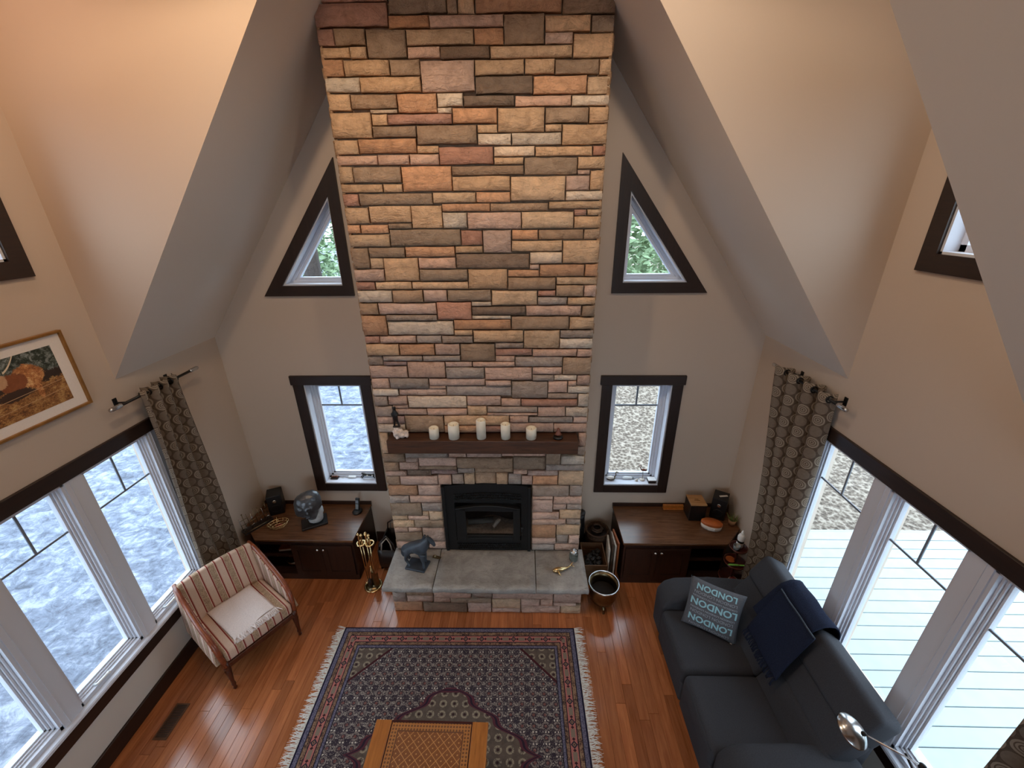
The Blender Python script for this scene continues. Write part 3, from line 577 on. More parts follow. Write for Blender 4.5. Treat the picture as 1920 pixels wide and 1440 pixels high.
# ================================================================== stone fireplace
CH="""-0.947 -0.494 4.944 5.069 R;-0.490 -0.121 4.883 5.062 B;-0.119 -0.053 4.876 5.058 B;-0.050 0.057 4.875 5.057 T;0.063 0.606 4.875 5.050 O
0.611 0.945 4.862 5.042 B;-0.972 -0.503 4.820 4.941 R;-0.502 -0.239 4.811 4.877 O;-0.236 0.239 4.807 4.870 P;0.241 0.499 4.711 4.869 B
0.504 0.794 4.774 4.858 T;0.800 0.945 4.766 4.856 B;-0.972 -0.866 4.724 4.815 R;-0.863 -0.662 4.724 4.815 B;-0.658 -0.400 4.654 4.806 B
-0.395 0.043 4.719 4.802 T;0.048 0.238 4.713 4.802 O;0.505 0.685 4.710 4.771 P;0.689 0.945 4.635 4.763 T;-0.972 -0.776 4.661 4.718 T
-0.772 -0.663 4.653 4.718 T;-0.395 -0.180 4.652 4.713 P;-0.178 0.144 4.643 4.708 D;0.149 0.683 4.639 4.705 T;-0.972 -0.832 4.557 4.655 O
-0.829 -0.524 4.559 4.649 T;-0.522 -0.322 4.558 4.647 B;-0.318 0.040 4.462 4.637 P;0.044 0.370 4.551 4.636 T;0.375 0.571 4.551 4.636 T
0.575 0.863 4.547 4.630 B;0.866 0.945 4.540 4.629 T;-0.972 -0.738 4.469 4.554 L;-0.734 -0.324 4.464 4.553 T;0.044 0.427 4.444 4.546 D
0.433 0.788 4.439 4.542 O;0.793 0.945 4.434 4.535 T;-0.972 -0.819 4.361 4.463 T;-0.815 -0.498 4.372 4.458 B;-0.493 -0.226 4.344 4.457 O
-0.220 -0.046 4.378 4.456 L;-0.040 0.304 4.376 4.438 D;0.310 0.689 4.372 4.433 P;0.694 0.945 4.367 4.430 L;-0.688 -0.500 4.346 4.367 L
-0.223 -0.127 4.340 4.373 L;-0.972 -0.693 4.196 4.355 T;-0.687 -0.577 4.274 4.342 T;-0.573 -0.128 4.275 4.338 R;-0.122 0.184 4.276 4.370 O
0.189 0.512 4.220 4.367 T;0.516 0.810 4.269 4.361 B;0.815 0.945 4.266 4.362 T;-0.688 -0.382 4.200 4.269 B;-0.379 0.041 4.153 4.270 B
0.047 0.184 4.219 4.270 T;0.518 0.631 4.221 4.264 T;0.635 0.945 4.137 4.264 T;0.046 0.280 4.144 4.215 L;0.285 0.629 4.141 4.216 L
-0.972 -0.806 4.097 4.190 T;-0.802 -0.391 4.101 4.194 O;-0.387 -0.233 4.100 4.148 T;-0.233 0.152 4.025 4.138 R;0.157 0.445 4.073 4.136 L
0.451 0.850 4.071 4.131 T;0.855 0.945 4.071 4.132 R;-0.972 -0.680 4.030 4.091 P;-0.675 -0.450 4.027 4.095 P;-0.445 -0.238 4.025 4.095 P
0.157 0.367 4.022 4.067 T;0.373 0.750 3.951 4.065 B;0.753 0.945 3.985 4.065 T;-0.972 -0.871 3.912 4.023 T;-0.866 -0.521 3.913 4.021 B
-0.516 -0.154 3.852 4.020 O;-0.148 0.367 3.956 4.016 B;0.754 0.842 3.952 3.982 P;0.848 0.945 3.849 3.978 T;-0.972 -0.666 3.850 3.907 T
-0.661 -0.520 3.849 3.907 T;-0.150 0.269 3.851 3.952 T;0.274 0.669 3.781 3.945 T;0.673 0.843 3.850 3.946 P;-0.972 -0.855 3.759 3.843 R
-0.850 -0.307 3.765 3.844 B;-0.301 0.015 3.774 3.846 T;0.020 0.270 3.774 3.845 O;0.675 0.945 3.782 3.845 L;-0.972 -0.798 3.635 3.753 T
-0.792 -0.477 3.641 3.760 T;-0.473 -0.243 3.600 3.759 T;-0.239 0.117 3.716 3.769 O;0.120 0.548 3.714 3.768 B;0.554 0.945 3.726 3.777 T
0.743 0.833 3.679 3.721 R;0.839 0.945 3.680 3.721 T;-0.972 -0.876 3.568 3.629 O;-0.871 -0.659 3.567 3.629 O;-0.653 -0.478 3.600 3.636 B
-0.240 -0.058 3.598 3.709 L;-0.052 0.350 3.590 3.708 P;0.354 0.740 3.590 3.708 T;0.744 0.945 3.590 3.674 T;-0.972 -0.658 3.469 3.562 T
-0.653 -0.112 3.474 3.594 B;-0.108 0.054 3.474 3.584 R;0.059 0.274 3.418 3.584 P;0.280 0.476 3.511 3.585 O;0.481 0.819 3.511 3.584 B
0.824 0.945 3.512 3.584 B;-0.972 -0.839 3.307 3.463 B;-0.833 -0.555 3.389 3.463 B;-0.549 -0.163 3.391 3.468 O;-0.158 0.053 3.418 3.468 T
0.278 0.663 3.427 3.506 T;0.669 0.945 3.334 3.506 T;-0.833 -0.732 3.307 3.385 T;-0.730 -0.458 3.209 3.385 T;-0.452 -0.164 3.303 3.385 P
-0.158 0.411 3.301 3.413 D;0.417 0.665 3.335 3.421 L;-0.972 -0.736 3.208 3.301 P;-0.452 -0.074 3.208 3.297 B;-0.069 0.240 3.140 3.295 T
0.246 0.489 3.235 3.287 O;0.415 0.489 3.293 3.329 P;0.494 0.841 3.235 3.329 O;0.847 0.945 3.234 3.329 O;-0.972 -0.823 3.139 3.204 R
-0.818 -0.529 3.142 3.203 T;-0.523 -0.073 3.142 3.202 T;0.245 0.621 3.134 3.230 B;0.627 0.945 3.173 3.229 T;0.627 0.843 3.080 3.168 B
0.847 0.945 3.076 3.168 P;-0.972 -0.695 3.037 3.134 L;-0.690 -0.444 3.037 3.136 B;-0.439 -0.248 3.043 3.136 P;-0.244 0.106 3.045 3.135 B
0.112 0.477 3.011 3.129 T;0.482 0.623 3.082 3.128 R;0.481 0.718 3.011 3.075 G;0.723 0.945 3.011 3.071 T;-0.972 -0.823 2.938 3.031 B
-0.819 -0.344 2.939 3.031 P;-0.340 -0.057 2.893 3.039 R;-0.052 0.106 3.006 3.040 L;-0.053 0.383 2.929 3.000 D;0.387 0.835 2.923 3.005 P
0.841 0.945 2.915 3.006 B;-0.972 -0.769 2.761 2.931 O;-0.764 -0.345 2.887 2.934 G;-0.053 0.264 2.897 2.925 L;-0.208 0.263 2.809 2.892 O
0.269 0.740 2.806 2.917 B;0.746 0.945 2.807 2.909 T;-0.764 -0.214 2.762 2.881 L;-0.208 -0.057 2.760 2.803 T;-0.051 0.365 2.699 2.800 T
0.371 0.667 2.645 2.801 T;0.673 0.945 2.735 2.800 G;-0.972 -0.845 2.692 2.756 R;-0.841 -0.536 2.693 2.756 P;-0.531 -0.322 2.691 2.756 G
-0.317 -0.056 2.692 2.755 G;0.671 0.945 2.641 2.729 L;-0.972 -0.694 2.582 2.687 T;-0.688 -0.388 2.583 2.684 O;-0.383 -0.174 2.583 2.685 P
-0.168 0.125 2.527 2.686 B;0.131 0.365 2.646 2.692 G;0.130 0.439 2.580 2.639 R;0.445 0.818 2.572 2.635 P;0.821 0.945 2.567 2.635 P
-0.972 -0.843 2.494 2.577 G;-0.838 -0.500 2.533 2.577 G;-0.494 -0.173 2.531 2.578 G;0.130 0.293 2.525 2.574 P;0.297 0.699 2.478 2.567 G
0.704 0.945 2.403 2.562 B;-0.839 -0.640 2.493 2.527 M;-0.972 -0.643 2.377 2.487 P;-0.637 -0.311 2.377 2.526 P;-0.305 -0.075 2.478 2.523 P
-0.070 0.292 2.479 2.521 P;-0.306 0.027 2.372 2.473 G;0.032 0.440 2.354 2.472 P;0.445 0.698 2.405 2.472 P;-0.972 -0.816 2.275 2.372 P
-0.810 -0.465 2.275 2.372 G;-0.460 0.031 2.301 2.367 P;0.035 0.260 2.302 2.348 P;0.446 0.630 2.347 2.400 G;0.634 0.829 2.349 2.398 L
0.833 0.945 2.301 2.397 P;-0.972 -0.744 2.206 2.269 L;-0.738 -0.317 2.206 2.269 P;-0.462 -0.317 2.275 2.297 P;-0.311 0.261 2.203 2.297 G
0.265 0.579 2.178 2.341 G;0.584 0.752 2.229 2.341 P;0.757 0.828 2.301 2.343 P;0.758 0.945 2.229 2.296 L;0.581 0.847 2.173 2.223 G
-0.972 -0.853 2.104 2.200 G;-0.847 -0.675 2.110 2.200 P;-0.669 -0.141 2.082 2.198 L;-0.135 0.164 2.108 2.198 P;0.169 0.344 2.104 2.172 P
0.348 0.845 2.105 2.168 R;0.851 0.945 2.099 2.224 L;-0.972 -0.818 1.998 2.099 G;-0.813 -0.508 2.012 2.069 P;-0.504 -0.143 2.014 2.076 P
-0.139 0.038 2.014 2.103 T;0.043 0.492 2.040 2.099 G;0.497 0.741 1.998 2.099 P;0.746 0.945 1.997 2.093 L;-0.813 -0.674 2.074 2.105 P
0.042 0.492 2.013 2.034 P;-0.972 -0.831 1.923 1.992 P;-0.825 -0.718 1.922 1.998 M;-0.716 -0.363 1.833 2.006 B;-0.357 0.238 1.906 2.009 T
0.243 0.411 1.935 2.008 P;0.416 0.814 1.935 1.993 G;0.819 0.945 1.930 1.993 P;-0.972 -0.720 1.834 1.917 L;-0.360 -0.011 1.831 1.902 O
-0.006 0.237 1.833 1.901 R;0.241 0.641 1.832 1.930 P;0.646 0.945 1.835 1.925 P;-0.972 -0.895 1.601 1.829 T;0.873 0.945 1.690 1.829 P
0.873 0.945 1.584 1.685 G;-0.972 -0.764 1.507 1.597 B;-0.758 -0.348 1.555 1.640 G;-0.343 -0.175 1.560 1.641 P;-0.171 0.159 1.560 1.641 P
0.164 0.575 1.568 1.641 P;-0.635 -0.273 1.459 1.550 P;-0.269 0.266 1.440 1.554 B;0.271 0.574 1.425 1.563 B;0.580 0.718 1.483 1.641 B
0.722 0.945 1.482 1.579 L;-0.759 -0.639 1.505 1.549 P;-0.972 -0.833 1.405 1.502 B;-0.827 -0.646 1.417 1.500 P;-0.645 -0.273 1.416 1.454 B
-0.267 -0.105 1.385 1.435 G;-0.101 0.270 1.391 1.436 B;0.273 0.404 1.374 1.419 P;0.580 0.945 1.414 1.477 G;-0.972 -0.766 1.348 1.399 P
-0.760 -0.528 1.348 1.410 D;-0.526 -0.272 1.367 1.411 M;0.407 0.700 1.358 1.410 P;0.704 0.945 1.247 1.409 T;-0.972 -0.843 1.234 1.342 B
-0.839 -0.469 1.242 1.343 P;-0.465 -0.333 1.248 1.361 P;-0.329 -0.216 1.251 1.363 G;-0.211 -0.105 1.251 1.381 T;-0.103 0.101 1.250 1.385 B
0.103 0.214 1.251 1.385 T;0.219 0.347 1.250 1.370 G;0.350 0.453 1.249 1.354 P;0.456 0.698 1.247 1.353 O;-0.972 -0.680 1.113 1.230 O
-0.675 -0.448 1.113 1.236 P;-0.972 -0.772 1.020 1.107 G;-0.768 -0.447 1.024 1.107 P;-0.972 -0.661 0.858 1.016 B;-0.655 -0.447 0.920 1.020 G
-0.657 -0.593 0.855 0.915 T;-0.591 -0.449 0.807 0.915 T;-0.972 -0.814 0.804 0.853 T;-0.810 -0.596 0.807 0.851 P;-0.972 -0.756 0.704 0.798 T
-0.751 -0.449 0.706 0.802 B;-0.972 -0.831 0.641 0.700 P;-0.827 -0.685 0.641 0.698 P;-0.682 -0.447 0.520 0.701 P;-0.972 -0.688 0.522 0.636 B
-0.972 -0.637 0.420 0.516 P;-0.631 -0.447 0.420 0.515 P;0.452 0.813 1.114 1.242 G;0.819 0.945 1.113 1.243 G;0.453 0.659 1.071 1.109 P
0.665 0.945 1.019 1.109 P;0.452 0.660 0.915 1.065 P;0.665 0.796 0.952 1.013 P;0.800 0.945 0.952 1.014 G;0.453 0.726 0.832 0.909 P
0.730 0.945 0.833 0.947 T;0.453 0.798 0.762 0.827 P;0.804 0.945 0.761 0.827 G;0.452 0.700 0.583 0.758 O;0.705 0.945 0.623 0.756 T
0.709 0.831 0.506 0.619 G;0.836 0.945 0.506 0.618 P;0.452 0.705 0.506 0.577 P;0.452 0.690 0.420 0.499 G;0.694 0.945 0.420 0.500 P"""
HB="""-0.930 -0.796 0.131 0.344 G;-0.790 -0.523 0.218 0.344 B;-0.518 -0.148 0.194 0.343 P;-0.144 0.057 0.195 0.344 G;0.062 0.658 0.183 0.343 P
0.663 0.935 0.136 0.344 P;-0.792 -0.531 0.133 0.214 P;-0.525 -0.360 0.133 0.190 P;-0.355 0.049 0.129 0.189 B;0.054 0.339 0.057 0.177 T
-0.636 -0.195 0.004 0.128 D;-0.930 -0.641 0.005 0.126 O;-0.190 0.046 0.003 0.123 P;0.343 0.528 0.098 0.178 P;0.534 0.659 0.099 0.178 P
0.665 0.888 0.100 0.130 P;0.343 0.732 0.004 0.093 P;0.051 0.338 0.004 0.052 P;0.736 0.935 0.003 0.095 T"""
PAL = dict(T=(214, 182, 150), O=(208, 162, 128), B=(172, 148, 126), D=(140, 121, 106), P=(212, 180, 162), R=(190, 146, 128), L=(224, 206, 186), G=(174, 159, 148), M=(172, 146, 140))
CY = 3.34
rs = random.Random(3)
def stone_bm(x0, x1, z0, z1, yf, yb, cut=None, axis='y'):
    """rough ashlar: irregular outline, chamfered rim, uneven face (origin at its centre)"""
    w_, h = x1-x0, z1-z0; cx, cz = (x0+x1)/2, (z0+z1)/2; nx = max(2, min(5, int(w_/.09)+1)); nz = 2 if h < .1 else 3
    pr = rs.uniform(-.004, .012); bm = B(); G = []; j = lambda a: rs.uniform(-a, a); wob = min(.006, h*.06)
    cw = min(.007, h*.10)
    for a in range(nx+3):
        row = []
        for b in range(nz+3):
            u = (-w_/2 if a == 0 else w_/2 if a == nx+2 else -w_/2 + cw + (w_-2*cw)*(a-1)/nx); v = (-h/2 if b == 0 else h/2 if b == nz+2 else -h/2 + cw + (h-2*cw)*(b-1)/nz)
            edge = a in (0, nx+2) or b in (0, nz+2); rim = a in (1, nx+1) or b in (1, nz+1)
            d = .010 if edge else (-pr*.6 + j(.003) if rim else -pr + j(.006))
            if 0 < a < nx+2 and edge: v += rs.uniform(0, wob)*(1 if b == 0 else -1)
            if 0 < b < nz+2 and edge: u += rs.uniform(0, .004)*(1 if a == 0 else -1)
            if not edge and not rim: u += j(.012); v += j(.008)
            row.append(bm.verts.new((u, d, v)))
        G.append(row)
    for a in range(nx+2):
        for b in range(nz+2): bm.faces.new((G[a][b], G[a+1][b], G[a+1][b+1], G[a][b+1]))
    per = [G[a][0] for a in range(nx+3)] + [G[nx+2][b] for b in range(1, nz+3)] + [G[a][nz+2] for a in range(nx+1, -1, -1)] + [G[0][b] for b in range(nz+1, 0, -1)]
    bk = [bm.verts.new((p.co.x, yb-yf, p.co.z)) for p in per]; n = len(per)
    for k in range(n): bm.faces.new((per[k], per[(k+1) % n], bk[(k+1) % n], bk[k]))
    bm.faces.new(bk)
    return bm, cx, cz
def stones(txt, yf, yb, parent):
    for s in txt.replace('\n', ';').split(';'):
        a = s.split(); x0, x1, z0, z1 = map(float, a[:4])
        if len(a) < 5: continue
        bm, cx, cz = stone_bm(x0, x1, z0, z1, yf, yb)
        o = obj('stone', bm, 'stone', parent, True, loc=(cx, yf + rs.uniform(-.006, .006), cz))
        c = PAL[a[4]]; f = rs.uniform(.93, 1.07); hj = rs.uniform(-.02, .02); o.color = S([min(255, c[0]*f*(1+hj)), min(255, c[1]*f), min(255, c[2]*f*(1-hj))])
fp = thing('fireplace_chimney', 'tall chimney breast of tan and brown stacked stone rising to the ceiling', 'chimney', (0, 0, 0))
bm = B(); XA, XB = -.966, .939
box(bm, XA+.004, -.447, CY+.05, D, 0, 1.29); box(bm, .447, XB-.004, CY+.05, D, 0, 1.29)
zt = sz(.96)
prism(bm, [(XA+.004, 1.26), (XB-.004, 1.26), (XB-.004, sz(.94)), (.36, sz(.36)-.02), (-.36, sz(.36)-.02), (XA+.004, sz(.962))], 'y', CY+.05, D)
box(bm, -.447, .447, CY+.30, D, 0, 1.26)
obj('chimney_core', bm, 'mortar', fp)
stones(CH, CY, CY+.052, fp)
# upper courses beyond the picture, joined, and the two side returns
bm = B(); z = 5.075
def add_stone(bm, x0, x1, z0, z1, mt=None):
    b2, cx, cz = stone_bm(x0, x1, z0, z1, 0, .052); me = bpy.data.meshes.new('t'); b2.transform(Matrix.Translation((cx, CY, cz)) if mt is None else mt @ Matrix.Translation((cx, 0, cz))); b2.to_mesh(me); b2.free(); bm.from_mesh(me); bpy.data.meshes.remove(me)
while z < 5.6:
    h = rs.uniform(.08, .15); lim = W-(z+h-ZC)/SL; x = -lim
    while x < lim-.06:
        w_ = min(rs.uniform(.15, .42), lim-x); add_stone(bm, x, x+w_-.007, z, z+h-.007); x += w_
    z += h
for s, xx in ((-1, XA), (1, XB)):
    mt = Matrix.Translation((xx, 0, 0)) @ Matrix.Rotation(PI/2*s, 4, 'Z'); z = .43
    while z < 4.75:
        h = rs.uniform(.06, .14); y = CY+.005
        while y < D-.03:
            w_ = min(rs.uniform(.15, .35), D-y)
            if D-y-w_ < .08: w_ = D-y
            u0, u1 = (y, y+w_-.007) if s > 0 else (-(y+w_-.007), -y)
            b2, cx, cz = stone_bm(u0, u1, z, z+h-.007, 0, .02); me = bpy.data.meshes.new('t'); b2.transform(mt @ Matrix.Translation((cx, -.006, cz))); b2.to_mesh(me); b2.free(); bm.from_mesh(me); bpy.data.meshes.remove(me); y += w_
        z += h
o = obj('outer_stones', bm, 'stone', fp, True, kind='stuff'); o.color = S((164, 134, 106))

# raised hearth
h = thing('raised_hearth', 'raised stone hearth with three grey flagstone slabs in front of the firebox', 'hearth', (0, 2.93, 0))
obj('hearth_core', bx(-.925, .93, .05, CY+.05-2.93, 0, .352), 'mortar', h)
for o in [q for q in ()]: pass
n0 = len(bpy.data.objects)
_t = thing('tmp', 'x', 'x'); stones(HB, 0.0, .052, _t)
for o in list(bpy.data.objects):
    if o.parent == _t: o.parent = h
bpy.data.objects.remove(_t)
for s, xx in ((-1, -.925), (1, .93)):     # side courses of the hearth base
    z = .003
    for hh in (.12, .1, .115):
        y = .055
        for wd in (.2, .2):
            u0, u1 = (y, y+wd-.006) if s > 0 else (-(y+wd-.006), -y)
            b2, cx, cz = stone_bm(u0, u1, z, z+hh-.006, 0, .02); b2.transform(Matrix.Translation((xx, 0, 0)) @ Matrix.Rotation(PI/2*s, 4, 'Z') @ Matrix.Translation((cx, -.004, cz)))
            o = obj('stone', b2, 'stone', h, True); o.color = S((150, 126, 106)); y += wd
        z += hh
for x0, x1 in ((-.988, -.502), (-.497, .485), (.49, .985)):
    nx, ny = 10, 8; bm = B(); rj = random.Random(int(x0*1000))
    V = {}
    for k, zz in enumerate((.352, .362, .402, .413)):
        for i in range(nx+1):
            for jn in range(ny+1):
                if k in (0, 3) or i in (0, nx) or jn in (0, ny):
                    x = x0 + (x1-x0)*i/nx; y = -.08 + (CY+.02-2.93+.08)*jn/ny; q = .006 if k in (0, 3) else 0
                    if jn == 0: y += rj.uniform(-.006, .008) + q
                    if i == 0: x += q*.5
                    if i == nx: x -= q*.5
                    V[k, i, jn] = bm.verts.new((x, y, zz + (rj.uniform(-.0015, .0015) if k == 3 else 0)))
    for i in range(nx):
        for jn in range(ny):
            for k in (0, 3): bm.faces.new((V[k, i, jn], V[k, i+1, jn], V[k, i+1, jn+1], V[k, i, jn+1]))
    for k in range(3):
        for i in range(nx):
            for jn in (0, ny): bm.faces.new((V[k, i, jn], V[k, i+1, jn], V[k+1, i+1, jn], V[k+1, i, jn]))
        for jn in range(ny):
            for i in (0, nx): bm.faces.new((V[k, i, jn], V[k, i, jn+1], V[k+1, i, jn+1], V[k+1, i, jn]))
    obj('slab', bm, 'hearth_stone', h, True)

# fireplace insert
e = thing('fireplace_insert', 'black cast-iron wood stove insert with arched top and glass door', 'fireplace', (0, CY, .415))
H0 = .415
def arch(x0, x1, z0, z1, rise, n=12):
    return [(x0, z0)] + [(x1, z0)] + [(x1 + (x0-x1)*i/n, z1 + rise*math.sin(PI*i/n)) for i in range(n+1)]
zt = 1.225-H0
bm = B()  # surround with a door opening
for r in ((-.44, -.325, 0, zt), (.345, .44, 0, zt), (-.325, .345, 0, .135), (-.325, .345, .615, zt)): box(bm, r[0], r[1], .0, .05, r[2], r[3])
prism(bm, [(-.44, zt), (.44, zt)] + [(.44-.88*i/14, zt + .035*math.sin(PI*i/14)) for i in range(1, 14)], 'y', 0, .05)
obj('surround', bm, 'iron', e)
bm = B()
for r in ((-.44, -.41, 0, zt), (.41, .44, 0, zt)): box(bm, r[0], r[1], -.02, .0, r[2], r[3], bev=.003)
obj('surround_flange', bm, 'iron', e)
for z0, rr in ((.655, 3), (.025, 3)):
    bm = B()
    for k in range(rr):
        for i in range(26):
            x = -.31 + i*.0255 + (k % 2)*.012; arc = .02*math.sin(PI*(i/26)) if z0 > .3 else 0
            tube(bm, [(x-.012, -.004, z0 + k*.03 + arc), (x, -.016, z0 + .009 + k*.03 + arc), (x+.012, -.004, z0 + k*.03 + arc)], .0045, 5)
    box(bm, -.325, .345, -.006, .0, z0-.012, z0-.004); obj('vent_grille', bm, 'iron', e, True)
d_ = obj('door', prism(B(), arch(-.315, .335, .14, .575, .04), 'y', -.03, .0, bev=.006, seg=2), 'iron', e)
# cut the glass opening: build the door as frame pieces instead
me = d_.data; bpy.data.objects.remove(d_); bpy.data.meshes.remove(me)
bm = B()
for r in ((-.315, -.215, .14, .56), (.265, .335, .14, .56), (-.215, .265, .14, .225)): box(bm, r[0], r[1], -.03, .0, r[2], r[3], bev=.004)
prism(bm, [(-.315, .56), (-.215, .54), (-.215, .53), (.265, .53), (.265, .54), (.335, .56)] + [(.335-.65*i/12, .56 + .045*math.sin(PI*i/12)) for i in range(1, 12)], 'y', -.03, 0)
door = obj('door', bm, 'iron', e)
tube_pts = [(-.315 + .65*i/14, -.034, .558 + .045*math.sin(PI*i/14)) for i in range(15)]
obj('arched_rail', tube(B(), tube_pts, .007, 6), 'iron', door, True); obj('lower_rail', tube(B(), [(-.2, -.034, .19), (.25, -.034, .19)], .006, 6), 'iron', door, True)
obj('glass', bx(-.215, .265, -.016, -.012, .225, .54), 'window_glass', door)
hb = B(); tube(hb, [(.352, -.01, .24), (.352, -.045, .25), (.352, -.045, .33)], .008, 8); ball(hb, (.352, -.045, .335), .014, 10); obj('handle', hb, 'iron', door, True)
bm = B(); box(bm, -.33, .35, .26, .27, .12, .64); box(bm, -.34, -.33, .05, .27, .12, .64); box(bm, .35, .36, .05, .27, .12, .64); box(bm, -.34, .36, .05, .27, .11, .12); box(bm, -.34, .36, .05, .27, .64, .65); obj('firebox', bm, 'soot', e)
bm = grid(B(), lambda a, b: Vector((-.32 + .66*a, .0 + .25*b, .19 + .03*math.sin(a*9)*math.sin(b*5) + .03*b)), 14, 6); obj('ash_bed', bm, 'ash', e, True)
bm = tube(B(), [(.05, .08, .24), (.12, .13, .30)], .02, 8); obj('burnt_log', bm, 'ash', e, True); bm = tube(B(), [(-.22, .14, .25), (.05, .16, .265)], .035, 10); obj('burnt_log', bm, 'soot', e, True)

# mantel beam
mt_ = thing('mantel_shelf', 'thick dark wooden mantel beam holding the white candles', 'mantel', (0, 3.27, 1.69))
obj('beam', bx(-.865, .857, -.07, .105, 0, .132, bev=.006, seg=2), 'mantel_wood', mt_)
obj('bracket', bx(-.5, -.45, -.02, .105, -.004, .002), 'iron', mt_); obj('bracket', bx(.45, .5, -.02, .105, -.004, .002), 'iron', mt_)

# ================================================================== outdoors
GZ = -.55
tag(obj('ground_gravel', bx(-60, .2, -30, 60, GZ-.1, GZ), 'gravel'), 'pale bluish gravel drive outside the left windows', 'ground', kind='structure')
tag(obj('ground_leaves', bx(.2, 60, -30, 60, GZ-.1, GZ-.004), 'leaf_litter'), 'ground covered in dry leaves outside the right windows', 'ground', kind='structure')
dk = thing('deck', 'white painted board deck outside the right windows', 'deck', (4.6, 2.0, GZ))
DZ = -.10 - GZ; y = -3.0; k = 0
bm = bx(-1.72, 2.4, 0, .138, DZ-.03, DZ, bev=.004); bmesh.ops.recalc_face_normals(bm, faces=bm.faces[:]); me = bpy.data.meshes.new('board'); bm.to_mesh(me); bm.free(); me.materials.append(M['deck_paint'])
while y < 4.12 - .14:
    o = link(bpy.data.objects.new('board', me), dk); o.location = (0, y-2.0, 0); y += .1445
obj('edge_board', bx(-1.72, 2.4, y-2.0, y-2.0+.14, DZ-.03, DZ), 'deck_paint', dk); obj('edge_board', bx(-1.72, 2.4, y-2.0+.14, y-2.0+.165, DZ-.22, DZ+.002), 'deck_paint', dk)
for px in (-1.6, .3, 2.2):
    for py in (-4.5, -1.5, 1.9): obj('post', bx(px, px+.1, py, py+.1, .001, DZ-.03), 'deck_paint', dk)
def tree(x, y, h, r, label, seed):
    rr = random.Random(seed); e = thing('pine_tree', label, 'tree', (x, y, GZ), group='pine trees behind the house')
    obj('trunk', tube(B(), [(0, 0, 0), (rr.uniform(-.1, .1), .05, h*.5), (rr.uniform(-.15, .15), 0, h)], [r*.13+.1, r*.09+.06, .03], 9), 'trunk', e, True)
    bm = B(); n = 5200
    for i in range(n):
        z = h*((.34 if seed == 2 else .1) + (.66 if seed == 2 else .9)*rr.random()**1.1); rad = r*(1.06 - z/h)*rr.random()**.45; a = rr.random()*2*PI; s = rr.uniform(.10, .26)
        c = Vector((rad*math.cos(a), rad*math.sin(a), z - rad*.25)); u = Vector((rr.gauss(0, 1), rr.gauss(0, 1), rr.gauss(0, .5))).normalized(); v = u.cross(Vector((rr.gauss(0, 1), rr.gauss(0, 1), rr.gauss(0, 1)))).normalized()
        bm.faces.new([bm.verts.new(c + u*s), bm.verts.new(c + v*s*.45), bm.verts.new(c - u*s), bm.verts.new(c - v*s*.45)])
    tag(obj('foliage', bm, 'needles', e, recalc=False), kind='stuff')
tree(-9.6, 18.5, 12, 2.0, 'tall pine outside, at the left of the left triangular window', 1); tree(-6.9, 14.5, 13, 1.7, 'pine with a bare dark trunk outside the left triangular window', 2); tree(-8.4, 24, 14, 2.4, 'distant pine outside, at the right of the left triangular window', 3)
tree(4.1, 17, 13, 2.0, 'tall pine outside, at the left of the right triangular window', 4); tree(6.3, 12.8, 12, 1.9, 'bushy pine outside the middle of the right triangular window', 5); tree(7.9, 21, 13, 2.4, 'distant pine outside, at the right of the right triangular window', 6)

